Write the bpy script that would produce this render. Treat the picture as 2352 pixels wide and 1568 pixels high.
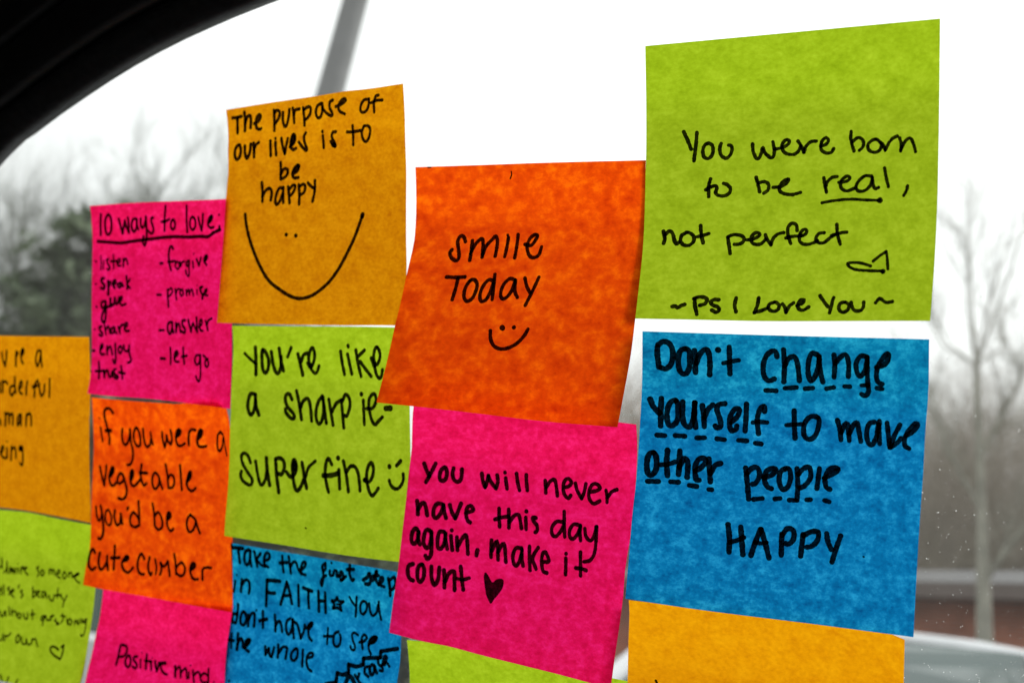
import bpy, bmesh, math, random
from mathutils import Vector, Matrix
for o in list(bpy.data.objects): bpy.data.objects.remove(o)
SC=bpy.context.scene;COL=SC.collection
GEO={'cam': [0.0, 0.0, 1.2], 'R': [0.985703, -0.059006, 0.157819], 'U': [-0.168489, -0.345201, 0.923281], 'F': [0.0, 0.936672, 0.350207], 'O': [0.0, 0.266439, 1.299617], 'es': [0.880221, -0.472188, -0.047428], 'et': [-0.168152, -0.403782, 0.899269], 'en': [-0.443775, -0.78358, -0.434817], 'lens': 32.401386230013856, 'frame': [[-245.54, 73.22], [-228.66, 80.81], [-212.5, 87.27], [-197.02, 92.89], [-182.15, 98.0], [-167.87, 102.45], [-154.13, 106.18], [-140.9, 109.32], [-128.16, 111.9], [-115.86, 114.22], [-99.35, 116.85]]}
# ---------------------------------------------------------------- camera
GO=Vector(GEO['O'])
cd=bpy.data.cameras.new('camera');cam=bpy.data.objects.new('camera',cd);COL.objects.link(cam)
cam.matrix_world=Matrix.Translation(GEO['cam'])@Matrix((GEO['R'],GEO['U'],[-x for x in GEO['F']])).transposed().to_4x4()
cd.sensor_width=36;cd.lens=GEO['lens'];cd.clip_start=.02;cd.clip_end=3000
cd.dof.use_dof=True;cd.dof.focus_distance=.258;cd.dof.aperture_fstop=cd.lens/2.8;cd.dof.aperture_blades=7
SC.camera=cam
SC.render.resolution_x=1024;SC.render.resolution_y=682
# ---------------------------------------------------------------- sky, sun, exposure
w=bpy.data.worlds.new('World');SC.world=w;w.use_nodes=True;t=w.node_tree;t.nodes.clear()
so=t.nodes.new('ShaderNodeOutputWorld');bg=t.nodes.new('ShaderNodeBackground');sk=t.nodes.new('ShaderNodeTexSky');hs=t.nodes.new('ShaderNodeHueSaturation')
SUN_EL,SUN_AZ=38,math.degrees(math.atan2(.444,.784))+35
sk.sky_type='NISHITA';sk.sun_disc=False;sk.sun_elevation=math.radians(SUN_EL);sk.sun_rotation=math.radians(SUN_AZ);sk.dust_density=6;sk.air_density=1.2;sk.ozone_density=1
hs.inputs['Saturation'].default_value=.12   # closed cloud cover: almost no blue left
bg.inputs['Strength'].default_value=.15
t.links.new(sk.outputs[0],hs.inputs['Color'])
cl=t.nodes.new('ShaderNodeMix');cl.data_type='RGBA';cl.inputs['Factor'].default_value=.85   # closed cloud deck: the standard overcast sky, three times brighter overhead than at the horizon
tc=t.nodes.new('ShaderNodeTexCoord');sx=t.nodes.new('ShaderNodeSeparateXYZ');mr=t.nodes.new('ShaderNodeMapRange')
mr.inputs['From Min'].default_value=0;mr.inputs['From Max'].default_value=1;mr.inputs['To Min'].default_value=3.9;mr.inputs['To Max'].default_value=9.0
t.links.new(tc.outputs['Generated'],sx.inputs[0]);t.links.new(sx.outputs['Z'],mr.inputs['Value']);t.links.new(mr.outputs[0],cl.inputs['B'])
t.links.new(hs.outputs[0],cl.inputs['A']);t.links.new(cl.outputs['Result'],bg.inputs['Color']);t.links.new(bg.outputs[0],so.inputs['Surface'])
sd=bpy.data.lights.new('sun','SUN');sd.energy=1.0;sd.angle=math.radians(25);sd.color=(1,.97,.92)
sun=bpy.data.objects.new('sun',sd);COL.objects.link(sun)
a=math.radians(SUN_AZ);e=math.radians(SUN_EL)
sun.rotation_euler=Vector((math.sin(a)*math.cos(e),math.cos(a)*math.cos(e),math.sin(e))).to_track_quat('Z','Y').to_euler()
SC.view_settings.view_transform='Standard';SC.view_settings.look='None';SC.view_settings.exposure=0.6;SC.view_settings.gamma=1
SC.render.engine='CYCLES';SC.cycles.max_bounces=10;SC.cycles.transparent_max_bounces=24
# ---- outlines of the notes and pen strokes, measured in mm on the pane / fractions of the sheet
NOTES={}
NOTES['lime1']=dict(col='lime',T='42.32,84.53,0.1 46.64,84.41,0.1 50.89,84.29,0.1 55.09,84.17,0.1 59.22,84.05,0.1 63.29,83.94,0.1 67.3,83.82,0.1 71.25,83.71,0.1 75.14,83.6,0.1 78.98,83.49,0.1 82.76,83.38,0.1 86.49,83.28,0.1 90.17,83.17,0.1 93.79,83.07,0.1 97.37,82.97,0.1 100.9,82.87,0.1 104.38,82.77,0.1 107.81,82.67,0.1 111.19,82.58,0.1 114.53,82.48,0.1 117.83,82.39,0.1',B='40.35,7.83,1.6 44.79,7.83,1.65 49.17,7.84,1.7 53.48,7.84,1.75 57.72,7.84,1.8 61.9,7.83,1.85 66.01,7.81,1.9 70.07,7.79,1.95 74.06,7.79,2 77.99,7.82,2.05 81.86,7.87,2.1 85.68,7.95,2.15 89.44,8.03,2.2 93.15,8.12,2.25 96.8,8.21,2.3 100.4,8.29,2.35 103.95,8.36,2.4 107.45,8.44,2.45 110.9,8.52,2.5 114.31,8.6,2.55 117.66,8.68,2.6',L='42.32,84.53,0.1 42.42,80.75,0.1 42.53,76.95,0.1 42.64,73.16,0.1 42.74,69.36,0.1 42.81,65.55,0.13 42.87,61.73,0.17 42.92,57.9,0.22 42.93,54.08,0.28 42.87,50.25,0.35 42.76,46.42,0.43 42.6,42.59,0.52 42.42,38.75,0.61 42.22,34.91,0.72 42.01,31.06,0.82 41.76,27.2,0.94 41.49,23.34,1.06 41.2,19.48,1.19 40.91,15.6,1.32 40.62,11.72,1.46 40.35,7.83,1.6',R='117.83,82.39,0.1 117.89,78.76,0.1 117.95,75.13,0.1 118.01,71.48,0.1 118.08,67.83,0.11 118.14,64.17,0.15 118.19,60.5,0.22 118.24,56.82,0.3 118.29,53.14,0.4 118.33,49.45,0.52 118.37,45.75,0.65 118.4,42.05,0.8 118.41,38.35,0.96 118.4,34.65,1.13 118.36,30.95,1.31 118.3,27.24,1.5 118.21,23.53,1.7 118.09,19.82,1.91 117.95,16.11,2.13 117.8,12.4,2.36 117.66,8.68,2.6',parts={
 'handwriting':'1049 638 1610 702 1760 768 1933;1039 862 1634 852 1813 833 1992 820 2149;1027 1033 1850 985 1893 967 1977 988 2079 1059 2116 1122 2063 1141 1963 1119 1873 1044 1842;1008 1278 1855 1254 1958 1282 2070 1364 2123 1435 2071 1465 1979 1450 1908 1403 1894;984 1812 1891 1825 2019 1870 2131 1920 2159 1968 2059 1990 1966 2032 2062 2126 2150 2175 2124 2187 2016 2160 1873;975 2187 2005 2304 1989 2410 1941 2445 1874 2377 1859 2314 1946 2348 2057 2435 2105 2531 2110 2600 2060 2635 1971;966 2587 1886 2646 1976 2695 2087;961 2695 2087 2731 1981 2815 1911 2905 1905;957 2977 2000 3073 1969 3108 1907 3071 1858 3007 1901 2977 1995 3000 2072 3076 2119 3161 2113 3202 2051;943 3497 1775 3495 1919 3550 2114;938 3521 1953 3617 1891 3697 1938 3709 2038 3642 2108;933 3928 1934 3843 1957 3784 2031 3813 2118 3911 2154 3995 2117 4015 2023 3960 1957 3917 1936;930 4003 1995 4047 2036 4086 2132;925 4086 2132 4133 2030 4206 1940 4287 1903;922 4330 1937 4358 2053 4349 2157;917 4349 2157 4401 2035 4474 1955 4528 1963 4573 2065 4607 2182;1026 1114 2480 1088 2609 1097 2799;1024 1042 2674 1110 2632 1204 2606 1228 2658 1210 2729 1266 2782 1373 2789 1445 2743 1460 2666 1411 2602 1337 2568;988 1891 2483 1929 2615 1961 2737;983 1927 2582 2043 2565 2110 2622 2103 2709 2031 2768;978 2186 2669 2303 2663 2408 2613 2447 2539 2363 2567 2298 2652 2306 2739 2394 2790 2522 2808 2659 2775;956 3044 2539 3070 2665 3101 2794;953 3082 2708 3111 2613 3194 2542 3275 2535;948 3304 2633 3431 2622 3493 2574 3450 2533 3366 2582 3333 2666 3372 2753 3458 2785 3568 2751;941 3860 2553 3749 2547 3645 2627 3599 2731 3651 2797 3757 2791 3850 2700 3878 2575;934 3878 2575 3892 2681 3927 2767 3990 2748;929 4081 2426 4114 2586 4157 2745;921 4485 2745 4462 2832 4422 2903;1077 364 3401 394 3527 384 3625;1071 394 3470 464 3403 524 3449 559 3563 597 3639 641 3605;1051 762 3431 681 3486 667 3587 725 3656 820 3662 890 3590 883 3500 816 3443 751 3431;1037 988 3311 1007 3457 1051 3626;1038 937 3512 1031 3491 1139 3459;1008 1463 3526 1486 3641 1524 3819;1001 1463 3526 1539 3487 1667 3493 1738 3544 1718 3621 1646 3654 1582 3653;992 1778 3578 1884 3568 1986 3515 1998 3471 1930 3455 1870 3513 1865 3601 1932 3657 2037 3647 2107 3572;985 2097 3491 2139 3583 2204 3672;980 2204 3672 2233 3563 2303 3489 2407 3463;975 2635 3433 2612 3335 2536 3306 2476 3374 2484 3504 2540 3657;973 2445 3557 2560 3532 2708 3528;969 2708 3528 2774 3502 2799 3448 2754 3415 2704 3456 2678 3553 2705 3640 2803 3679 2928 3650 2989 3616;961 3098 3484 3007 3498 2960 3582 2995 3648 3098 3655 3199 3579 3281 3528;952 3303 3347 3322 3508 3380 3691;950 3218 3537 3364 3499 3480 3487;1109 620 4770 676 4760 710 4791 771 4752 828 4728;1086 991 4614 1002 4737 1047 4905;1080 976 4625 1053 4591 1160 4600 1200 4656 1159 4717 1083 4743;1061 1395 4637 1332 4634 1261 4677 1302 4732 1385 4764 1421 4819 1371 4858 1294 4822;1042 1688 4597 1673 4725 1704 4846;1030 2068 4593 2058 4720 2016 4856;1028 2016 4856 2129 4818 2231 4774;1020 2339 4671 2257 4708 2253 4784 2320 4828 2403 4806 2428 4730 2371 4675 2328 4671;1016 2478 4697 2526 4763 2550 4849;1014 2550 4849 2598 4741 2667 4681;1010 2724 4731 2816 4689 2837 4635 2774 4638 2738 4720 2772 4796 2847 4807 2927 4754;996 3102 4562 3197 4692 3255 4757;993 3337 4597 3314 4704 3288 4858;988 3534 4680 3452 4705 3437 4790 3505 4851 3587 4813 3606 4728 3534 4680;979 3636 4681 3668 4771 3719 4824 3799 4824 3848 4772 3851 4677;969 4053 4693 4111 4622 4177 4658 4243 4691 4337 4675',
 'underline':'832 3029 2969 3251 2940 3506 2929 3763 2950 4015 2970;1491 4015 2966 4024 2971',
 'heart_outline':'833 3920 4071 3801 4030 3651 4006 3529 4020 3572 4085 3703 4134 3894 4148 4135 4163;821 3957 3991 4068 3899 4169 3832;818 4169 3832 4194 3954 4217 4127;1341 4131 4163 4139 4168',
})
NOTES['blue1']=dict(col='blue',T='42.38,4.17,0.45 46.67,4.15,0.45 50.89,4.13,0.45 55.04,4.1,0.45 59.14,4.08,0.45 63.18,4.06,0.45 67.16,4.04,0.45 71.08,4.02,0.45 74.95,4,0.45 78.77,3.99,0.45 82.53,3.98,0.45 86.24,3.97,0.45 89.89,3.97,0.45 93.5,3.97,0.45 97.06,3.97,0.45 100.57,3.97,0.45 104.04,3.97,0.45 107.46,3.97,0.45 110.83,3.98,0.45 114.16,3.98,0.45 117.44,3.98,0.45',B='39.64,-72.84,5.45 43.93,-72.84,5.27 48.17,-72.85,5.1 52.36,-72.85,4.92 56.49,-72.84,4.75 60.56,-72.8,4.57 64.59,-72.74,4.4 68.56,-72.66,4.22 72.48,-72.57,4.05 76.36,-72.47,3.87 80.18,-72.36,3.7 83.95,-72.26,3.52 87.68,-72.16,3.35 91.36,-72.08,3.17 94.99,-72.01,3 98.57,-71.95,2.82 102.11,-71.89,2.65 105.61,-71.84,2.47 109.07,-71.79,2.3 112.48,-71.74,2.12 115.85,-71.69,1.95',L='42.38,4.17,0.45 42.39,0.32,0.45 42.41,-3.53,0.45 42.41,-7.39,0.45 42.37,-11.26,0.46 42.28,-15.13,0.55 42.14,-19,0.68 41.99,-22.87,0.85 41.86,-26.74,1.06 41.73,-30.6,1.3 41.59,-34.47,1.56 41.4,-38.33,1.85 41.13,-42.18,2.16 40.78,-46.04,2.5 40.51,-49.89,2.86 40.35,-53.73,3.24 40.23,-57.57,3.65 40.09,-61.4,4.07 39.93,-65.22,4.51 39.78,-69.03,4.97 39.64,-72.84,5.45',R='117.44,3.98,0.45 117.5,0.25,0.45 117.57,-3.48,0.45 117.62,-7.22,0.45 117.57,-10.96,0.45 117.39,-14.72,0.48 117.2,-18.48,0.52 117.09,-22.24,0.57 117.03,-26.02,0.63 116.95,-29.8,0.7 116.82,-33.58,0.78 116.67,-37.38,0.87 116.54,-41.17,0.96 116.42,-44.97,1.07 116.31,-48.78,1.17 116.22,-52.59,1.29 116.13,-56.41,1.41 116.05,-60.22,1.54 115.98,-64.04,1.67 115.92,-67.86,1.81 115.85,-71.69,1.95',parts={
 'handwriting':'1622 262 268 263 440 295 655;1608 274 243 366 178 482 223 533 379 507 576 416 678 335 662;1579 741 298 656 350 629 521 659 702 740 759 809 683 830 512 818 343 748 293;1561 910 315 923 532 932 725;1548 946 555 1002 384 1111 288 1164 377 1182 568 1180 749;1654 1318 290 1328 297;1507 1516 232 1523 482 1533 715;1295 1413 530 1546 493 1685 464;1477 2349 379 2330 298 2272 276 2169 362 2113 529 2127 717 2210 807 2312 768;1462 2463 247 2481 515 2476 814;1454 2482 538 2550 407 2654 368 2712 506 2747 784;1445 3050 313 2953 300 2901 453 2899 662 2948 780 3026 680 3081 470 3080 336;1437 3085 342 3106 584 3156 790;1427 3345 311 3359 506 3350 701;1419 3370 459 3461 342 3553 304 3600 451 3599 680;1412 3922 327 3807 319 3732 447 3752 606 3811 660 3890 555 3923 372;1406 3922 327 3932 690 3958 916 3903 994 3833 967;1125 3827 819 3949 814;1394 4085 503 4223 453 4296 338 4286 259 4211 318 4108 491 4088 661 4124 757 4195 781;1636 153 1253 218 1389 334 1504;1620 350 1225 355 1465 366 1739;1599 606 1253 504 1308 463 1482 490 1676 563 1719 650 1615 655 1420 614 1265;1579 727 1265 737 1512 781 1674 877 1715 932 1547 939 1268;1565 939 1268 947 1521 982 1719;1552 1074 1313 1109 1510 1132 1697;1547 1122 1534 1171 1386 1258 1289;1522 1465 1255 1362 1278 1333 1376 1388 1516 1420 1658 1365 1704 1320 1664;1509 1590 1587 1699 1473 1726 1352 1656 1337 1582 1456 1569 1624 1610 1729 1690 1699 1698 1639;1494 1843 1239 1851 1488 1850 1725;1483 2168 1356 2150 1258 2080 1332 2051 1523 2088 1757;1273 1972 1563 2076 1545 2227 1548;1459 2682 1312 2703 1556 2729 1794;1250 2560 1576 2726 1554 2853 1540;1449 3100 1411 2971 1406 2877 1546 2889 1743 2985 1800 3085 1719 3131 1532 3107 1417;1428 3449 1438 3507 1602 3534 1780;1423 3533 1647 3587 1506 3632 1492 3660 1639 3680 1780;1416 3673 1661 3744 1497 3800 1464 3839 1606 3882 1781;1410 4099 1436 4009 1471 3974 1643 4018 1800 4084 1825 4147 1701 4172 1473;1402 4183 1416 4193 1630 4215 1799;1396 4319 1436 4357 1643 4392 1855;1392 4548 1459 4461 1649 4403 1848;1391 4403 1848 4526 1757 4580 1687;1382 4658 1637 4792 1551 4860 1447 4805 1427 4721 1528 4649 1671 4656 1801 4735 1852;1634 266 2239 188 2290 164 2465 200 2634 271 2652 336 2522 323 2327 266 2239;1610 511 2168 510 2408 543 2644;1385 403 2450 534 2430 659 2374;1590 727 2161 734 2387 733 2601;1584 734 2460 817 2299 880 2374 887 2635;1563 1017 2506 1117 2437 1196 2322 1141 2262 1051 2310 1013 2458 1044 2649 1104 2667;1543 1245 2265 1271 2484 1298 2681;1538 1286 2530 1358 2380 1459 2331;1494 1897 2380 1947 2665 1992 2927;1485 1933 2477 2008 2376 2100 2362 2148 2484 2096 2630 2033 2658;1481 2227 2529 2362 2467 2431 2373 2355 2351 2255 2428 2242 2571 2297 2679 2376 2713;1466 2591 2345 2509 2409 2498 2574 2566 2705 2655 2656 2694 2489 2661 2352 2591 2338;1459 2794 2323 2825 2596 2836 2882;1450 2824 2421 2910 2315 3012 2296 3040 2463 2953 2609 2869 2658;1445 3186 2291 3176 2476 3165 2646;1437 3279 2457 3402 2386 3516 2295 3463 2259 3361 2301 3294 2444 3324 2604 3397 2644;1551 1677 3413 1717 3638 1728 3906;1536 1902 3435 1938 3682 1971 3925;1381 1733 3726 1861 3679 1966 3617;1526 2247 3444 2168 3703 2111 3928;1519 2258 3443 2354 3707 2427 3939;1201 2167 3681 2276 3693 2373 3667;1507 2623 3493 2629 3680 2636 3867;1499 2631 3514 2712 3389 2819 3419 2830 3561 2753 3657 2699 3651;1493 2991 3464 2983 3667 2972 3850;1483 2999 3486 3128 3405 3248 3405 3247 3543 3156 3654 3071 3680;1476 3397 3408 3433 3557 3500 3680;1470 3643 3428 3581 3650 3520 3895;573 4058 3744 4069 3747',
 'dashed_underline':'1344 2162 979 2349 979;1330 2495 928 2705 902;1320 2849 919 2987 901;1307 3223 903 3351 874;1297 3532 848 3632 850;1277 4098 853 4198 865;1482 306 1911 450 1909;1453 631 1892 801 1891;1423 1008 1906 1150 1893;1395 1362 1894 1499 1903;1366 1740 1896 1894 1895;1356 2035 1925 2145 1935;1494 200 2778 396 2762;1461 604 2745 743 2739;1434 933 2776 1069 2786;1410 1279 2819 1333 2819;1356 2074 2927 2229 2897;1345 2446 2888 2540 2869;1335 2701 2886 2812 2881;1326 3000 2857 3072 2848;1314 3312 2840 3402 2860',
})
NOTES['orange1']=dict(col='orange',T='-34.13,54.99,1.5 -29.76,54.86,1.5 -25.45,54.73,1.5 -21.2,54.59,1.5 -17,54.47,1.5 -12.85,54.35,1.5 -8.77,54.24,1.5 -4.73,54.13,1.5 -0.75,54.03,1.5 3.18,53.92,1.5 7.06,53.82,1.5 10.9,53.7,1.5 14.68,53.58,1.5 18.42,53.46,1.5 22.11,53.33,1.5 25.76,53.19,1.5 29.36,53.06,1.5 32.92,52.92,1.5 36.43,52.79,1.5 39.9,52.66,1.5 43.33,52.53,1.5',B='-37.16,-18.88,19.5 -32.89,-19.04,19.15 -28.67,-19.21,18.8 -24.5,-19.39,18.45 -20.39,-19.57,18.1 -16.32,-19.77,17.75 -12.31,-19.97,17.4 -8.34,-20.17,17.05 -4.41,-20.38,16.7 -0.53,-20.59,16.35 3.3,-20.82,16 7.09,-21.05,15.65 10.85,-21.28,15.3 14.56,-21.48,14.95 18.24,-21.64,14.6 21.88,-21.75,14.25 25.49,-21.83,13.9 29.06,-21.89,13.55 32.59,-21.93,13.2 36.09,-21.98,12.85 39.55,-22.03,12.5',L='-34.09,54.99,1.5 -33.94,51.18,1.5 -33.86,47.38,1.5 -33.86,43.56,1.5 -33.93,39.74,1.55 -33.96,35.91,1.85 -34.07,32.07,2.33 -34.54,28.3,2.95 -35.13,24.57,3.69 -35.63,20.83,4.54 -35.98,17.08,5.49 -36.26,13.35,6.54 -36.58,9.65,7.67 -36.89,5.99,8.89 -37.06,2.33,10.19 -37.12,-1.31,11.56 -37.14,-4.91,13.01 -37.19,-8.47,14.53 -37.22,-11.98,16.12 -37.22,-15.45,17.78 -37.16,-18.88,19.5',R='43.3,52.5,1.5 43.24,48.75,1.5 43.19,44.99,1.5 43.12,41.23,1.5 43.06,37.46,1.53 43.03,33.67,1.71 42.95,29.88,2.01 42.82,26.09,2.39 42.63,22.32,2.84 42.38,18.55,3.36 42.17,14.78,3.94 41.99,11.02,4.58 41.82,7.27,5.27 41.67,3.53,6.01 41.5,-0.19,6.81 41.25,-3.89,7.65 40.9,-7.56,8.53 40.54,-11.21,9.46 40.2,-14.84,10.43 39.87,-18.45,11.45 39.55,-22.03,12.5',parts={
 'handwriting':'1278 1129 1550 1075 1448 1005 1436 957 1539 1008 1719 1046 1875 1001 1941 895 1891 831 1787 863 1714;1266 1274 1523 1285 1715 1293 1934;1262 1281 1793 1344 1612 1456 1491 1511 1547 1548 1860;1243 1547 1827 1594 1635 1720 1482 1779 1436 1823 1531 1829 1708 1826 1835;1216 2055 1460 2047 1655 2033 1839;913 2034 1405 2040 1413;1203 2262 1397 2260 1627 2254 1860;1191 2432 1588 2571 1606 2651 1499 2690 1413 2629 1396 2526 1476 2486 1624 2544 1784 2650 1849 2762 1792 2801 1632;1291 865 2286 1049 2290 1261 2273;1278 1119 2301 1108 2521 1081 2750;1255 1391 2344 1317 2488 1316 2668 1397 2767 1504 2698 1553 2530 1547 2403 1473 2323 1391 2344;1232 1878 2333 1781 2318 1685 2449 1652 2628 1702 2753 1801 2710 1864 2543 1889 2391;1227 1894 2201 1912 2440 1929 2712;1206 2348 2300 2231 2279 2129 2382 2085 2535 2112 2659 2195 2676 2294 2551 2350 2337;1198 2357 2304 2382 2523 2457 2644;1186 2550 2255 2618 2414 2713 2546;1172 2846 2228 2754 2507 2648 2791',
 'pen_mark':'454 2081 148 2086 217 2055 290',
 'edge_smudge':'498 276 13 333 12',
 'smiley_face':'1204 2012 3333 2048 3494 2139 3627 2280 3679 2433 3654 2598 3555 2727 3397 2792 3249;1606 2242 3253 2263 3269;1290 2489 3234 2495 3239',
})
NOTES['must1']=dict(col='mustard',T='-115.03,80,1.2 -110.8,80.15,1.2 -106.61,80.3,1.2 -102.48,80.45,1.2 -98.39,80.58,1.2 -94.35,80.71,1.2 -90.35,80.81,1.2 -86.39,80.89,1.2 -82.48,80.96,1.2 -78.61,81.03,1.2 -74.78,81.12,1.2 -71.01,81.25,1.2 -67.28,81.41,1.2 -63.59,81.55,1.2 -59.92,81.59,1.2 -56.28,81.51,1.2 -52.69,81.49,1.2 -49.15,81.54,1.2 -45.65,81.64,1.2 -42.18,81.75,1.2 -38.76,81.83,1.2',B='-116.58,3.73,6.2 -112.27,3.67,6.05 -108.01,3.63,5.9 -103.8,3.6,5.75 -99.63,3.6,5.6 -95.51,3.6,5.45 -91.43,3.62,5.3 -87.39,3.64,5.15 -83.41,3.67,5 -79.46,3.7,4.85 -75.56,3.74,4.7 -71.7,3.77,4.55 -67.88,3.82,4.4 -64.1,3.86,4.25 -60.36,3.91,4.1 -56.66,3.97,3.95 -53,4.05,3.8 -49.37,4.13,3.65 -45.79,4.19,3.5 -42.24,4.19,3.35 -38.73,4.13,3.2',L='-115.03,80,1.2 -114.53,76.21,1.2 -114.27,72.41,1.2 -114.24,68.63,1.2 -114.52,64.85,1.21 -114.41,61.04,1.3 -114.47,57.24,1.43 -114.9,53.45,1.6 -115.21,49.64,1.81 -115.44,45.83,2.05 -115.62,42,2.31 -115.78,38.17,2.6 -115.91,34.34,2.91 -116.03,30.51,3.25 -116.14,26.68,3.61 -116.24,22.84,3.99 -116.33,19.01,4.4 -116.41,15.19,4.82 -116.49,11.36,5.26 -116.55,7.54,5.72 -116.58,3.73,6.2',R='-38.76,81.83,1.2 -38.51,77.98,1.2 -38.29,74.13,1.2 -38.17,70.28,1.2 -38.1,66.43,1.21 -38.01,62.56,1.24 -37.83,58.69,1.29 -37.66,54.81,1.36 -37.61,50.93,1.44 -37.63,47.04,1.54 -37.64,43.15,1.64 -37.6,39.26,1.76 -37.55,35.36,1.89 -37.46,31.46,2.02 -37.28,27.55,2.17 -37.12,23.64,2.32 -37.16,19.74,2.48 -37.38,15.83,2.65 -37.72,11.93,2.82 -38.2,8.03,3.01 -38.73,4.13,3.2',parts={
 'handwriting':'1328 158 214 269 217 410 209;1324 289 231 279 395 268 580;1311 502 120 499 334 478 550;1305 493 399 559 254 644 221 667 311 640 503;1292 754 419 870 379 946 270 911 229 838 289 800 414 819 524 898 565 939 548;1261 1332 176 1323 409 1310 642;1256 1337 241 1424 193 1489 247 1445 380 1350 472;1245 1581 257 1561 435 1602 570 1661 550 1725 388 1769 208;1231 1864 192 1875 362 1876 519;1228 1884 342 1930 246 2047 229;1215 2155 213 2164 412 2167 610;1209 2168 271 2275 215 2354 228 2349 348 2268 443 2199 478;1191 2673 178 2555 225 2502 364 2547 476 2629 461 2693 324 2699 181;1179 2689 282 2794 398 2935 482 2961 428 2897 288 2922 178 3005 148;1161 3071 299 3234 267 3368 189 3339 156 3256 178 3153 278 3170 402 3311 481;1124 3998 218 3877 228 3781 331 3766 450 3843 486 3940 443 4002 328 4017 210;1109 4297 164 4215 179 4151 303 4143 511;1112 4071 305 4220 270 4394 278;1326 307 859 217 937 196 1089 246 1193 323 1145 367 996 316 859;1310 477 898 485 1074 526 1197 590 1127 634 1001 642 872;1298 722 859 740 1034 735 1185;1296 740 1012 791 909 869 859;1270 1198 854 1206 1036 1207 1196;1262 1343 900 1353 1050 1362 1189;1110 1341 815 1344 822;1251 1509 831 1553 1025 1602 1182;1246 1602 1182 1647 1013 1691 852;1237 1752 1043 1878 949 1888 803 1828 783 1778 919 1779 1045 1843 1113 1924 1089;1677 1807 984 1857 842;1218 2006 960 2098 1072 2201 1164 2229 1125 2166 974 2150 848 2202 769;1187 2679 877 2698 1023 2703 1146;1140 2665 783 2673 799;1169 3051 835 2952 845 2939 946 3017 1076 3034 1145 2962 1121 2899 1023;1593 2977 1092 3021 1137;1144 3521 746 3539 958 3534 1159;1148 3366 871 3526 881 3738 865;1125 3837 786 3778 912 3815 1055 3893 1110 3981 1026 4017 869 3965 785 3850 773;1255 1485 1369 1492 1549 1503 1741;1249 1503 1635 1575 1524 1677 1542 1681 1648 1602 1716 1511 1746;1235 1822 1658 1951 1604 2003 1493 1958 1464 1867 1535 1822 1658 1880 1740 1998 1743;1672 1896 1579 1971 1490;1286 978 1777 1017 2006 1027 2221;1279 1031 2092 1106 1969 1209 1933 1273 2023 1258 2203;1258 1564 1946 1472 1951 1403 2095 1387 2243 1443 2310 1528 2208 1589 2043;1251 1590 1937 1593 2106 1611 2277;1243 1720 1925 1758 2116 1782 2292;1237 1758 1990 1863 1902 1923 1937 1873 2060 1791 2139;1226 2015 1901 2047 2133 2050 2342;1221 2036 1949 2139 1899 2199 1955 2175 2078 2078 2131;1210 2268 1876 2351 1954 2459 2017;1202 2464 1838 2469 2055 2421 2296',
 'smiley_face':'1314 566 2481 624 2751 737 3081 916 3453 1116 3779 1338 4038 1660 4242 1926 4370 2134 4418 2335 4406 2556 4331 2796 4179 2985 4018 3200 3758 3400 3460 3602 3123 3737 2825 3799 2677;1724 3809 2652 3794 2697;1496 1728 2991 1733 3000;1478 1990 3022 1995 3028',
})
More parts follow.
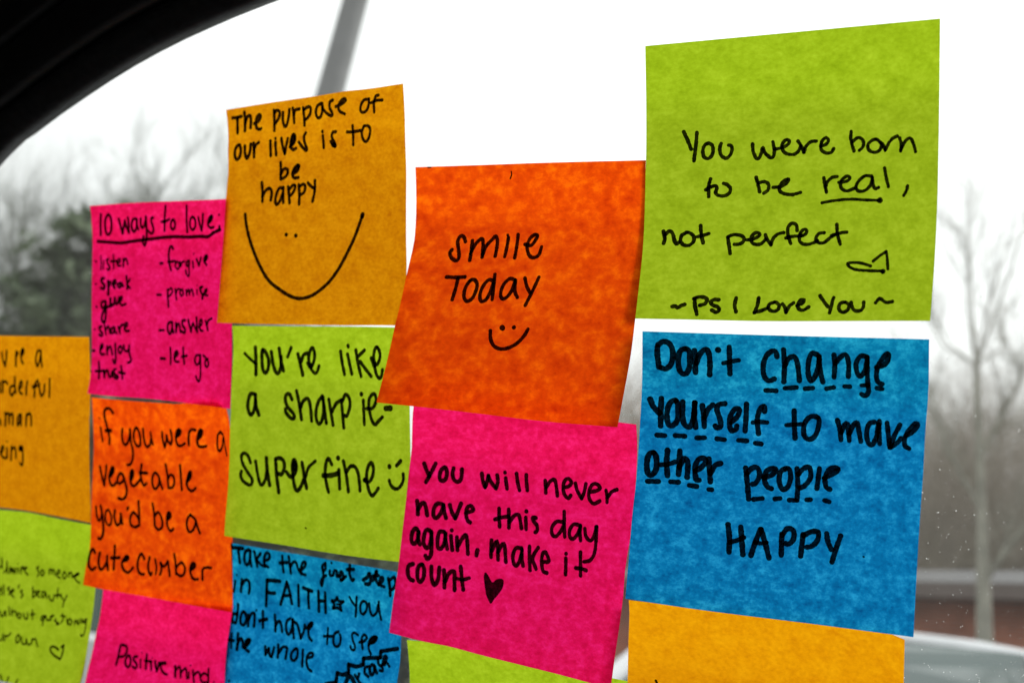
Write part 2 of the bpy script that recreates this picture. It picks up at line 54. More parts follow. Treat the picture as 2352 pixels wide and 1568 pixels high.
NOTES['mag1']=dict(col='pink',T='-189.38,48.65,0.6 -185.21,48.71,0.6 -181.08,48.77,0.6 -176.99,48.83,0.6 -172.95,48.88,0.6 -168.94,48.91,0.6 -164.98,48.92,0.6 -161.05,48.9,0.6 -157.16,48.86,0.6 -153.31,48.8,0.6 -149.5,48.75,0.6 -145.73,48.69,0.6 -141.99,48.64,0.6 -138.29,48.59,0.6 -134.62,48.54,0.6 -131,48.49,0.6 -127.4,48.44,0.6 -123.84,48.4,0.6 -120.32,48.36,0.6 -116.83,48.35,0.6 -113.37,48.35,0.6',B='-190.26,-26.2,3.6 -186.19,-26.38,3.5 -182.14,-26.54,3.4 -178.13,-26.61,3.3 -174.13,-26.61,3.2 -170.17,-26.56,3.1 -166.25,-26.5,3 -162.36,-26.46,2.9 -158.52,-26.46,2.8 -154.73,-26.52,2.7 -150.98,-26.6,2.6 -147.26,-26.7,2.5 -143.58,-26.81,2.4 -139.94,-26.94,2.3 -136.34,-27.07,2.2 -132.77,-27.21,2.1 -129.23,-27.37,2 -125.73,-27.53,1.9 -122.26,-27.7,1.8 -118.83,-27.88,1.7 -115.42,-28.04,1.6',L='-189.38,48.65,0.6 -188.72,44.95,0.6 -188.53,41.23,0.6 -188.37,37.5,0.6 -188.39,33.78,0.61 -188.6,30.04,0.66 -188.75,26.3,0.74 -188.87,22.56,0.84 -188.97,18.81,0.97 -189.04,15.06,1.11 -189.03,11.3,1.27 -188.97,7.55,1.44 -188.87,3.79,1.63 -188.76,0.04,1.83 -188.6,-3.72,2.05 -188.45,-7.47,2.28 -188.42,-11.22,2.52 -188.49,-14.98,2.77 -188.77,-18.73,3.04 -189.31,-22.48,3.31 -190.28,-26.21,3.6',R='-113.37,48.35,0.6 -113.44,44.58,0.6 -113.5,40.81,0.6 -113.57,37.03,0.6 -113.64,33.25,0.6 -113.72,29.46,0.62 -113.81,25.66,0.65 -113.92,21.86,0.68 -114.04,18.05,0.72 -114.16,14.24,0.77 -114.27,10.42,0.82 -114.37,6.6,0.88 -114.45,2.77,0.94 -114.5,-1.07,1.01 -114.51,-4.91,1.08 -114.54,-8.75,1.16 -114.6,-12.59,1.24 -114.73,-16.45,1.32 -114.94,-20.31,1.41 -115.18,-24.17,1.5 -115.42,-28.04,1.6',parts={
 'heading':'1311 346 246 314 506 302 783;1298 597 264 498 380 472 580 505 748 579 785 663 704 703 523 678 338 602 265;1276 967 394 1022 586 1084 775;1269 1084 775 1130 607 1178 452;1265 1178 452 1225 611 1306 761;1259 1306 761 1310 581 1296 378;1250 1558 408 1462 438 1412 584 1445 716 1512 735 1586 622 1609 434;1245 1609 426 1594 573 1651 689;1237 1745 422 1736 577 1789 646 1860 596 1912 466;1231 1929 372 1937 630 1935 874 1892 1069 1847 1092 1789 1002 1826 872;1217 2187 402 2118 417 2124 519 2178 666 2157 779 2077 795 1988 728;1196 2649 112 2592 430 2578 738;1199 2480 509 2611 503 2754 452;1184 2885 462 2813 545 2808 657 2875 706 2950 643 2943 515 2889 459;1161 3388 130 3372 443 3384 780;1152 3577 407 3494 492 3489 650 3590 721 3677 620 3669 479 3584 407;1142 3780 421 3832 591 3896 744;1137 3896 744 3935 545 3952 346;1127 4139 563 4242 503 4283 410 4226 394 4140 501 4137 625 4216 680 4330 666;1498 4197 502 4232 425;1036 4523 369 4528 375;1259 4528 653 4549 731',
 'underline':'1415 188 953 596 986 1005 1019 1460 987 1915 955 2483 908 2938 890 3393 901 3848 888 4122 892 4328 797 4556 728',
 'handwriting':'883 115 1480 158 1483;788 309 1339 324 1516 322 1704;786 414 1466 405 1584 403 1681;1039 584 1431 520 1451 564 1552 627 1636 601 1711 537 1685;860 751 1323 767 1506 770 1680;1032 664 1487 857 1483;1026 892 1533 982 1511 997 1448 929 1440 892 1525 928 1600 1018 1610;1018 1106 1431 1119 1530 1110 1629;1015 1119 1513 1185 1424 1231 1467 1271 1574;1286 2427 1559 2501 1555;1190 2871 1193 2825 1129 2757 1169 2725 1361 2751 1569 2811 1726;1112 2705 1522 2830 1513 2943 1496;943 3016 1512 2956 1584 3003 1682 3082 1678 3108 1582 3039 1511;1096 3125 1519 3161 1614;938 3160 1598 3216 1518 3284 1502;1086 3447 1485 3363 1517 3353 1596 3422 1611 3458 1500;929 3458 1500 3450 1690 3453 1860 3373 1833 3333 1723;924 3579 1499 3604 1661;768 3611 1311 3615 1318;1147 3715 1451 3808 1596;914 3808 1596 3873 1406;1060 3988 1495 4089 1432 4082 1347 4009 1386 3988 1495 4080 1585;1285 4033 1464 4055 1370;795 137 2080 167 2082;1396 436 1927 346 1944 370 2037 456 2120 431 2204 328 2180;1475 574 2003 600 2187 591 2353;1040 586 2040 665 2012 671 2087 600 2153;1292 757 2090 852 2055 846 1988 778 2004 757 2104 827 2179;1281 1010 2056 927 2088 951 2155 1030 2156 1056 2065;1276 1056 2065 1125 2140;1183 1228 1881 1254 2043 1269 2215;1011 1355 1962 1267 2092 1371 2196;1050 2330 2351 2471 2353;1118 2696 2214 2709 2403 2734 2643;955 2707 2246 2820 2176 2871 2255 2800 2353 2720 2387;947 2967 2205 3016 2459;946 3003 2300 3047 2203 3126 2194;939 3194 2200 3139 2281 3185 2359 3257 2310 3233 2215 3194 2200;934 3353 2212 3378 2338;932 3377 2275 3444 2194 3480 2319;928 3479 2272 3557 2184 3621 2347;767 3739 2190 3752 2312;536 3748 2085 3753 2090;1219 3935 2120 3852 2153 3892 2246 3950 2337 3935 2400;911 3979 2305 4080 2240 4095 2165 4023 2211 4002 2305 4127 2324;971 161 2677 195 2693;1180 486 2530 370 2554 354 2672 423 2704 491 2618;1311 502 2534 513 2701 501 2919 456 3088 365 3024 388 2872 491 2719 627 2663;1471 672 2466 672 2649;1467 672 2649 808 2582 830 2449;1158 830 2449 876 2598 944 2565 966 2433;1154 944 2535 1057 2499 1084 2420 1011 2433 1001 2548 1085 2631 1216 2598;709 91 3288 125 3287;1183 353 3192 273 3229 318 3312 390 3392 344 3445 271 3415;873 456 3088 478 3254 515 3403;1174 489 3304 580 3184 626 3233 652 3366;1165 789 3196 705 3248 715 3347 784 3345 823 3229;1162 823 3212 829 3295 897 3360;1155 955 3193 1010 3358;1153 999 3292 1034 3176 1125 3126;1145 1170 3211 1265 3157 1261 3092 1193 3109 1170 3224 1215 3290 1332 3288;1088 2412 3249 2564 3239;1195 2831 3020 2735 3056 2701 3169 2750 3311 2814 3308 2865 3162;1191 2872 3034 2872 3178 2917 3288;1186 2997 3045 3008 3268;1064 3008 3188 3076 3058 3127 3088 3160 3261;1171 3331 2960 3224 2988 3247 3098 3331 3189 3304 3270 3213 3242;1165 3440 2948 3486 3088 3543 3232;1044 3543 3232 3577 3084 3611 3019;1041 3611 3019 3680 3126 3764 3232;1152 3764 3232 3748 3045 3736 2876;1033 3828 3107 3924 3021 3918 2928 3862 2946 3839 3072 3878 3179 3964 3191;1024 4055 2937 4101 3060 4136 3159;1022 4113 3043 4158 2933 4282 2876;1197 45 3850 102 3847;1185 317 3803 400 3727 384 3661 327 3715 307 3850 354 3931 456 3917;1316 328 3799 361 3713;1175 543 3706 559 3920;1171 556 3836 622 3717 679 3731 744 3911;1161 838 3630 852 3858 864 4073 817 4141 767 4043;1152 1012 3688 951 3756 976 3854 1044 3853 1080 3753 1035 3688;1145 1144 3669 1167 3784 1258 3815 1325 3765;1137 1336 3666 1338 3846 1404 4026 1369 4092 1295 4110;801 0 4407 23 4404;1188 268 4139 300 4339 311 4558;1189 169 4384 360 4368 448 4345;1179 459 4344 502 4525;1177 492 4442 549 4338 607 4351;1171 607 4351 666 4482 735 4494 755 4360;1165 755 4360 801 4474;1158 877 4288 808 4324 863 4422 986 4483 944 4535 849 4505;1151 1058 4202 1105 4363 1134 4527;1151 993 4366 1209 4388;1208 2458 3955 2610 3955;1076 2795 3672 2813 3884 2819 4080;1069 2950 3911 3067 3821 3050 3751 2982 3762 2938 3877 2979 3994 3100 4002;1265 2994 3825 3028 3776;1057 3255 3639 3268 3841 3299 4034;1056 3200 3869 3393 3833;1037 3830 3791 3712 3814 3680 3941 3739 4032 3833 3978 3865 3820;1035 3876 3788 3881 4037 3890 4271 3851 4430 3773 4389 3729 4317;1027 3974 3790 4101 3867 4164 3971 4121 4059 4047 4026 4056 3901 4146 3864',
})
NOTES['lime2']=dict(col='lime',T='-114.37,2.46,0.9 -110.07,2.53,0.9 -105.83,2.59,0.9 -101.63,2.65,0.9 -97.48,2.71,0.9 -93.38,2.77,0.9 -89.32,2.82,0.9 -85.32,2.88,0.9 -81.35,2.93,0.9 -77.43,2.99,0.9 -73.56,3.06,0.9 -69.73,3.12,0.9 -65.94,3.19,0.9 -62.19,3.25,0.9 -58.48,3.31,0.9 -54.82,3.36,0.9 -51.19,3.4,0.9 -47.6,3.42,0.9 -44.05,3.44,0.9 -40.54,3.43,0.9 -37.07,3.42,0.9',B='-114.86,-73.98,6.4 -110.73,-73.99,6.22 -106.64,-74,6.05 -102.6,-74.01,5.88 -98.6,-74.02,5.7 -94.65,-74.04,5.52 -90.73,-74.07,5.35 -86.87,-74.12,5.17 -83.04,-74.19,5 -79.26,-74.27,4.82 -75.52,-74.35,4.65 -71.81,-74.42,4.47 -68.13,-74.46,4.3 -64.48,-74.47,4.12 -60.87,-74.46,3.95 -57.29,-74.43,3.77 -53.73,-74.39,3.6 -50.22,-74.33,3.42 -46.73,-74.26,3.25 -43.27,-74.17,3.07 -39.84,-74.04,2.9',L='-114.37,2.46,0.9 -114.07,-1.36,0.9 -114.05,-5.2,0.9 -114.24,-9.05,0.9 -114.61,-12.92,0.91 -114.9,-16.78,1.01 -115.12,-20.64,1.15 -115.22,-24.5,1.34 -115.21,-28.34,1.57 -115.27,-32.19,1.83 -115.32,-36.04,2.12 -115.21,-39.86,2.44 -115.04,-43.68,2.79 -114.89,-47.49,3.16 -114.84,-51.3,3.55 -114.82,-55.11,3.97 -114.85,-58.9,4.42 -114.95,-62.7,4.88 -115.09,-66.48,5.37 -115.06,-70.24,5.87 -114.86,-73.98,6.4',R='-37.07,3.42,0.9 -37.1,-0.41,0.9 -37.14,-4.25,0.9 -37.18,-8.09,0.9 -37.22,-11.94,0.91 -37.23,-15.79,0.94 -37.22,-19.65,0.99 -37.17,-23.5,1.06 -37.09,-27.36,1.14 -36.96,-31.21,1.24 -36.81,-35.06,1.34 -36.77,-38.92,1.46 -36.81,-42.79,1.59 -36.95,-46.67,1.72 -37.21,-50.56,1.87 -37.55,-54.46,2.02 -37.93,-58.36,2.18 -38.36,-62.27,2.35 -38.85,-66.19,2.52 -39.36,-70.11,2.71 -39.84,-74.04,2.9',parts={
 'handwriting':'1218 331 651 463 761 634 874;1575 626 499 654 815 673 1135;1556 827 559 822 791 866 1022 945 1087 1009 979 1009 786 922 615 832 559;1537 1081 596 1138 859 1219 1049 1303 1084 1365 929 1359 700;1526 1303 514 1356 777 1447 1026;1330 1644 488 1546 699;1489 1834 626 1912 856 1994 1101;1482 1933 799 1999 646 2104 606;1463 2219 903 2299 751 2308 602 2247 482 2174 567 2142 736 2219 903;1295 2110 822 2222 959 2331 1048 2400 1009 2441 881;1412 3043 545 3094 787 3169 1046;1399 3243 605 3306 819 3376 1035;1563 3254 414 3263 441;1385 3477 510 3540 795 3637 1078;1375 3723 506 3596 604 3537 650;1376 3598 757 3742 898 3921 1069;1352 4076 432 4005 515 3984 676 4045 818 4130 744 4163 583 4080 432;1518 3918 678 4010 855;1352 4010 855 4072 1032 4155 1101 4212 1046 4234 920;1585 667 1601 557 1587 497 1716 478 1912 537 2065 607 2061 672 1921 691 1726;1578 679 1601 710 1861 793 2075;1505 1713 1672 1640 1556 1547 1570 1528 1704 1601 1852 1746 1977 1784 2079 1699 2103 1556 1988 1532 1894;1494 1835 1466 1913 1741 1988 2109;1482 1961 1833 2039 1678 2166 1634 2232 1817 2271 2119;1452 2560 1550 2458 1675 2391 1883 2405 2087 2487 2175 2571 2059 2604 1816 2576 1577;1446 2583 1577 2635 1889 2683 2150;1435 2747 1619 2808 1898 2869 2176;1428 2843 1878 2946 1707 3061 1629;1414 3095 1613 3133 1918 3168 2223;1406 3130 1630 3214 1486 3320 1582 3333 1763 3253 1949 3179 1952;1377 3709 1597 3722 1854 3737 2120;1623 3650 1459 3655 1469;1369 3803 1773 3965 1754 4061 1606 4037 1464 3956 1458 3871 1578 3872 1776 3940 2006 4031 2109 4124 2033 4240 1933;1966 4327 1747 4468 1735;1397 595 3208 520 3053 415 2993 336 3068 376 3240 513 3424 656 3586 642 3714 533 3714 388 3630 333 3518 351 3423;1384 731 3156 789 3399 862 3625 937 3695 1020 3572 1056 3337;1599 1028 3055 1063 3337 1156 3678;1580 1282 3063 1335 3447 1422 3817;1573 1282 3063 1397 3031 1507 3088 1535 3238 1464 3397 1371 3386;1554 1593 3328 1715 3430 1826 3363 1867 3170 1800 3035 1758 3161 1783 3405 1860 3662 1935 3729 2019 3627 2087 3469;1942 1810 3242 1809 3109;1528 2020 3076 2092 3356 2183 3644;1303 2140 3389 2208 3177 2391 3015;1481 2848 3053 2752 2930 2686 3042 2673 3265 2723 3482 2797 3665;1866 2624 3316 2813 3299 3016 3240;1462 3047 3155 3071 3360 3099 3564;1840 3015 2896 3020 2903;1452 3165 2954 3258 3254 3344 3607;1439 3266 3180 3352 3065 3466 3047 3567 3158 3627 3371 3662 3563;1415 3756 3325 3895 3351 3981 3219 3995 3038 3924 2935 3843 3048 3818 3248 3884 3495 3990 3640 4077 3589 4157 3475;1780 3767 3320 3826 3347;608 2249 4531 2278 4546',
 'smiley_face':'1730 4428 2982 4433 2994;1478 4736 2849 4625 2957;1332 4442 3285 4491 3380 4588 3445 4680 3447 4765 3380 4826 3252 4815 3123',
})
NOTES['pink1']=dict(col='pink',T='-35.05,-20.57,1.6 -30.77,-20.69,1.6 -26.55,-20.82,1.6 -22.38,-20.94,1.6 -18.26,-21.06,1.6 -14.19,-21.18,1.6 -10.18,-21.29,1.6 -6.21,-21.41,1.6 -2.3,-21.52,1.6 1.57,-21.62,1.6 5.39,-21.71,1.6 9.16,-21.8,1.6 12.89,-21.86,1.6 16.58,-21.91,1.6 20.22,-21.96,1.6 23.82,-22.02,1.6 27.38,-22.09,1.6 30.88,-22.18,1.6 34.35,-22.31,1.6 37.77,-22.47,1.6 41.15,-22.64,1.6',B='-39.39,-95.08,10.6 -35.17,-95.37,10.5 -30.99,-95.63,10.4 -26.84,-95.82,10.3 -22.7,-95.83,10.2 -18.59,-95.75,10.1 -14.59,-95.89,10 -10.67,-96.17,9.9 -6.79,-96.44,9.8 -2.94,-96.64,9.7 0.87,-96.82,9.6 4.64,-96.98,9.5 8.36,-97.15,9.4 12.04,-97.32,9.3 15.68,-97.47,9.2 19.27,-97.65,9.1 22.82,-97.85,9 26.31,-98.09,8.9 29.76,-98.34,8.8 33.19,-98.54,8.7 36.58,-98.73,8.6',L='-35.05,-20.57,1.6 -35.68,-24.38,1.6 -35.89,-28.21,1.6 -36.04,-32.05,1.6 -36.15,-35.89,1.62 -36.57,-39.71,1.78 -37.07,-43.53,2.02 -37.36,-47.33,2.33 -37.56,-51.11,2.7 -37.79,-54.88,3.12 -38.03,-58.64,3.6 -38.27,-62.38,4.12 -38.46,-66.1,4.69 -38.59,-69.8,5.29 -38.69,-73.48,5.94 -38.82,-77.14,6.63 -39.02,-80.78,7.35 -39.23,-84.39,8.11 -39.34,-87.98,8.91 -39.38,-91.54,9.74 -39.39,-95.08,10.6',R='41.15,-22.64,1.6 41.45,-26.46,1.6 41.53,-30.31,1.6 41.42,-34.19,1.6 41.25,-38.07,1.62 41.06,-41.94,1.74 40.82,-45.8,1.92 40.55,-49.65,2.16 40.23,-53.5,2.45 39.77,-57.34,2.78 39.27,-61.17,3.15 38.85,-64.99,3.56 38.74,-68.78,4 38.65,-72.57,4.47 38.4,-76.35,4.98 38.09,-80.12,5.51 37.75,-83.87,6.08 37.39,-87.62,6.67 37.08,-91.34,7.28 36.82,-95.04,7.93 36.58,-98.73,8.6',parts={
 'handwriting':'1476 314 1289 386 1419 466 1535;1463 568 1254 490 1473 402 1679;1446 774 1307 702 1397 696 1537 746 1598 826 1554 842 1425 786 1306;1425 973 1299 968 1433 1017 1541 1105 1572 1168 1489 1159 1300;1382 1605 1333 1649 1481 1711 1607;1376 1711 1607 1744 1467 1753 1358;1371 1753 1358 1830 1478 1952 1594;1360 1952 1594 1979 1456 1947 1320;1346 2139 1350 2165 1454 2197 1567;1347 2109 1241 2114 1249;1329 2366 1233 2411 1399 2473 1563;1315 2583 1232 2605 1375 2644 1541;1288 3012 1297 3034 1420 3052 1537;1281 3052 1429 3121 1302 3211 1259 3267 1382 3312 1566;1262 3419 1390 3535 1351 3591 1274 3519 1203 3439 1255 3419 1386 3463 1520 3554 1583 3603 1524;1245 3677 1275 3734 1412 3846 1553;1237 3846 1553 3890 1414 3909 1258;1225 4021 1402 4160 1359 4230 1298 4147 1235 4053 1257 3994 1381 4010 1526 4117 1617 4252 1546;1206 4361 1327 4396 1432 4409 1551;1202 4411 1451 4494 1336 4602 1280;1487 248 2096 282 2248 299 2381;1482 288 2294 356 2143 415 2126 469 2240 509 2368;1452 814 2083 701 2088 636 2213 648 2349 715 2392 797 2280 842 2113;1443 840 2091 868 2224 929 2360;1431 978 2076 1044 2223 1132 2345;1421 1132 2345 1181 2160 1222 2011;1405 1358 2185 1457 2147 1507 2108 1442 2032 1365 2088 1358 2226 1410 2343 1470 2375;1354 2067 1987 2091 2175 2129 2354;1356 2001 2223 2138 2161 2301 2114;1340 2277 1974 2308 2164 2334 2344;1332 2329 2228 2417 2082 2510 2057 2562 2171 2608 2314;1314 2671 2082 2713 2320;1358 2666 1956 2672 1964;1299 2897 2061 2824 2056 2838 2120 2934 2204 2958 2310 2920 2344;1269 3498 2061 3356 2070 3271 2200 3300 2336 3388 2356 3477 2236 3521 2101;1261 3495 1852 3528 2100 3580 2346;1246 3879 2076 3740 2070 3667 2187 3683 2314 3763 2355 3846 2247 3890 2102;1239 3886 2075 3897 2218 3933 2362;1229 3989 2120 4036 2261 4145 2329 4213 2234 4230 2046;1218 4242 2044 4267 2267 4280 2539 4209 2698 4072 2753;1487 363 2746 288 2679 231 2771 223 2936 281 3018 357 2934 366 2769;1482 366 2751 368 2885 422 3009;1465 632 2687 532 2670 494 2815 508 2974 591 3052 654 2925 648 2719;1457 645 2696 683 2943 690 3172 629 3276 573 3217;1442 924 2653 824 2667 801 2832 827 2988 890 3013 954 2900 968 2715;1436 958 2675 987 2850 1038 2998;1426 1085 2715 1114 2855 1150 3005;1332 1086 2593 1091 2602;1417 1218 2720 1240 2860 1262 2989;1410 1264 2902 1342 2730 1416 2650 1467 2823 1502 3028;1476 1704 2908 1692 3025;1363 1990 2654 2001 2837 2019 2997;1359 2028 2855 2090 2671 2129 2687 2180 3024;1349 2164 2876 2230 2710 2289 2700 2357 3038;1322 2672 2704 2548 2724 2498 2886 2533 3034 2598 3067 2663 2946 2690 2745;1317 2683 2729 2701 2896 2741 3049;1306 2839 2638 2871 2891 2905 3109;1298 3033 2636 2940 2858 3034 3065;1288 3163 2898 3300 2865 3214 2706 3151 2738 3145 2911 3193 3076 3280 3100;1255 3670 2748 3686 2911 3694 3065;1340 3658 2658 3664 2665;1236 3971 2583 4005 2817 4025 3030;1239 3904 2901 4037 2895 4143 2909;1488 319 3441 228 3507 229 3659 287 3763 365 3788;1468 515 3413 440 3497 455 3703 527 3781 586 3676 574 3494 515 3413;1449 730 3411 756 3620 840 3790 907 3664 906 3405;1431 1012 3445 1049 3641 1072 3805;1424 1067 3684 1138 3491 1240 3442 1272 3630 1300 3826;1405 1370 3309 1422 3534 1487 3779;1219 1318 3576 1451 3574 1589 3512',
 'heart':'-1000 1926 3325 1999 3373 2072 3470 2119 3492 2177 3428 2257 3391 2331 3395 2355 3451 2342 3575 2265 3722 2195 3825 2150 3923 2115 3930 2069 3872 2004 3773 1942 3585 1902 3414',
})
NOTES['blue2']=dict(col='blue',T='-117.21,-78.17,0.9 -112.93,-78.17,0.9 -108.7,-78.19,0.9 -104.51,-78.2,0.9 -100.37,-78.2,0.9 -96.28,-78.2,0.9 -92.23,-78.18,0.9 -88.22,-78.14,0.9 -84.25,-78.09,0.9 -80.33,-78.06,0.9 -76.45,-78.05,0.9 -72.63,-78.09,0.9 -68.86,-78.14,0.9 -65.12,-78.2,0.9 -61.43,-78.25,0.9 -57.76,-78.26,0.9 -54.12,-78.22,0.9 -50.52,-78.19,0.9 -46.97,-78.2,0.9 -43.47,-78.3,0.9 -40.05,-78.51,0.9',B='-120.44,-155.71,6.9 -116.35,-155.69,6.65 -112.32,-155.68,6.4 -108.32,-155.67,6.15 -104.36,-155.67,5.9 -100.44,-155.66,5.65 -96.56,-155.65,5.4 -92.72,-155.64,5.15 -88.91,-155.62,4.9 -85.13,-155.6,4.65 -81.39,-155.56,4.4 -77.68,-155.52,4.15 -74,-155.47,3.9 -70.36,-155.41,3.65 -66.75,-155.35,3.4 -63.17,-155.29,3.15 -59.62,-155.23,2.9 -56.11,-155.18,2.65 -52.63,-155.12,2.4 -49.18,-155.07,2.15 -45.76,-155.03,1.9',L='-117.21,-78.17,0.9 -116.96,-82.07,0.9 -116.75,-85.98,0.9 -116.61,-89.9,0.9 -116.54,-93.84,0.92 -116.48,-97.77,1.02 -116.43,-101.68,1.18 -116.95,-105.63,1.38 -117.73,-109.6,1.63 -118.4,-113.56,1.91 -118.86,-117.49,2.23 -119.15,-121.39,2.58 -119.2,-125.25,2.96 -119.13,-129.07,3.36 -119.26,-132.91,3.8 -119.61,-136.77,4.25 -120,-140.62,4.74 -120.25,-144.43,5.24 -120.36,-148.21,5.77 -120.41,-151.97,6.33 -120.44,-155.71,6.9',R='-40.05,-78.51,0.9 -40.25,-82.27,0.9 -40.45,-86.03,0.9 -40.67,-89.81,0.9 -40.92,-93.6,0.9 -41.16,-97.39,0.92 -41.38,-101.18,0.95 -41.5,-104.97,0.98 -41.79,-108.77,1.02 -42.41,-112.63,1.07 -43.06,-116.49,1.12 -43.49,-120.34,1.18 -43.76,-124.18,1.24 -43.95,-128.01,1.31 -44.12,-131.84,1.38 -44.34,-135.68,1.46 -44.62,-139.54,1.54 -44.9,-143.4,1.62 -45.19,-147.27,1.71 -45.48,-151.15,1.8 -45.76,-155.03,1.9',parts={
 'handwriting':'1561 47 108 208 96 347 87;1333 206 119 221 288 233 442;1319 518 84 410 169 371 335 419 464 513 382 553 193;1313 561 105 545 308 566 472;1305 677 111 708 284 740 457;1299 856 131 721 294;1299 721 294 855 399 965 416;1286 943 299 1086 229 1111 123 1038 88 962 201 954 361 1062 425;1259 1485 98 1485 285 1506 469;1467 1408 278 1612 234;1248 1673 85 1693 279 1721 473;1241 1706 323 1807 197 1881 210 1941 358 2022 448;1228 1982 364 2109 291 2159 173 2084 172 2025 302 2036 435 2147 453;1196 2728 96 2638 194 2664 345 2655 524 2621 635 2593 555 2649 458 2747 377;1192 2728 96 2734 224 2664 301;1186 2860 253 2859 360 2943 347;985 2903 65 2908 69;1178 2943 347 2999 228 3068 239 3055 351 3138 338;1461 3138 338 3194 220 3255 364 3180 420;1165 3194 418 3333 308;1348 3443 32 3430 228 3501 371 3557 341;1444 3360 150 3554 115;1510 3826 325 3943 244 3997 149 4047 274 4002 389 3892 404;1121 4111 309 4188 80;1399 4215 70 4193 255 4280 374;1306 4108 193 4273 156;1301 4279 356 4393 270 4385 184 4317 238 4335 366 4448 393;1470 4552 186 4601 369 4623 558;1281 4568 249 4722 132 4766 299 4673 423;1007 82 898 58 1046 28 1170;837 124 750 127 754;1331 276 833 256 992 241 1127;1324 271 967 374 836 472 844 502 976 472 1135;1449 1014 742 998 1034 983 1348;1601 1014 742 1206 720 1397 707;1499 1004 1015 1117 1027 1238 1010;1414 1599 701 1512 956 1415 1247;1409 1599 701 1681 931 1745 1175;1254 1498 1037 1709 988;1339 1934 721 1940 962 1952 1201;1530 2080 763 2214 789 2336 804;1374 2229 813 2230 1009 2249 1202;1406 2523 781 2532 1008 2547 1245;1395 2720 784 2731 1021 2746 1236;1400 2541 1007 2724 971;1061 3439 770 3526 873 3622 947;1150 3649 739 3643 966 3638 1182;1141 3839 806 3767 904 3773 1056 3860 1099 3945 989 3939 836 3839 806;1130 4017 830 4052 995 4128 1094 4242 1013 4275 833;1118 4294 758 4317 936 4386 1151;1227 155 1447 163 1648 163 1879;1345 139 1680 31 1716 49 1876 152 1897;1329 331 1597 269 1699 285 1858 381 1911 436 1809 410 1652 331 1597;1320 488 1644 502 1775 521 1905;1315 503 1752 568 1607 651 1589 674 1723 692 1887;871 709 1488 696 1508;1296 894 1496 918 1682 952 1877;1511 825 1731 1028 1657;1275 1251 1518 1290 1711 1322 1895;1270 1309 1754 1394 1638 1467 1728 1515 1875;1253 1713 1532 1618 1614 1610 1773 1691 1908 1758 1863 1786 1678 1780 1548;1247 1786 1547 1820 1763 1875 1964;1242 1828 1593 1934 1655 2076 1944;1232 2076 1944 2133 1781 2148 1616;1223 2192 1687 2324 1599 2366 1537 2292 1566 2265 1716 2303 1867 2400 1947;2134 2278 1647 2343 1565;994 2834 1584 2839 1779 2851 1951;1193 2733 1786 2990 1747;1179 3149 1610 3041 1679 3020 1816 3049 1922 3134 1963 3214 1894 3224 1759 3197 1675;1056 3730 1601 3614 1564 3552 1618 3584 1745 3661 1865 3645 1957 3559 1948 3532 1890;1144 3775 1759 3899 1719 3986 1623 3911 1563 3846 1639 3855 1769 3890 1892;1131 4071 1759 4233 1647 4285 1563 4167 1581 4061 1695 4061 1848 4137 1973;2350 4145 1687 4226 1616;1012 94 2163 110 2329 132 2505;1351 17 2327 179 2321;1450 271 2132 292 2320 302 2509;1335 302 2387 363 2238 425 2273 469 2426;1326 494 2444 614 2313 632 2218 546 2240 525 2370 553 2457 644 2498;1983 559 2353 593 2266;1292 1104 2296 1136 2490;1289 1136 2490 1207 2323;1285 1207 2323 1259 2469 1326 2503;1279 1326 2503 1359 2274;1271 1463 2188 1494 2360 1501 2490;1264 1501 2404 1610 2221 1730 2230 1732 2320 1729 2474;1245 1965 2214 1880 2318 1889 2452 1978 2482 2051 2380 2037 2225 1964 2208;1232 2188 2193 2213 2376 2229 2571;1225 2350 2358 2473 2310 2488 2234 2412 2231 2342 2310 2337 2445 2405 2590 2504 2640;1233 4146 2259 4036 2298 4045 2425 4161 2491;1415 4173 2255 4220 2203 4312 2250 4286 2409 4218 2420 4150 2280;1409 4285 2255 4390 2370;1214 4350 2028 4409 2168 4516 2217 4532 2302 4455 2297;1393 4568 2146 4601 1982 4538 1971 4514 2129;1116 4463 2186 4614 2094 4711 2161;1845 3522 2764 3585 2587 3662 2575 3797 2718;1248 3766 2513 3957 2692;1246 3874 2540 3885 2466;1013 135 3295 141 3301',
 'star':'1274 3074 839 3118 904 3259 904;1268 3259 904 3169 989 3210 1117;1272 3210 1117 3095 1074 2960 1106;1281 2960 1106 2993 1002 2921 940;1281 2921 940 3033 907 3074 839;784 3070 994 3143 982',
 'stair_outline':'1569 4913 1719 4415 1871;1586 4415 1871 4430 2011;1602 4430 2011 3943 2098;1620 3943 2098 3969 2238;1626 3969 2238 3787 2315 3548 2305;1650 3548 2305 3581 2489;1655 3581 2489 3436 2564 3252 2555;1674 3252 2555 3251 2777;1685 3251 2777 2962 2860',
})
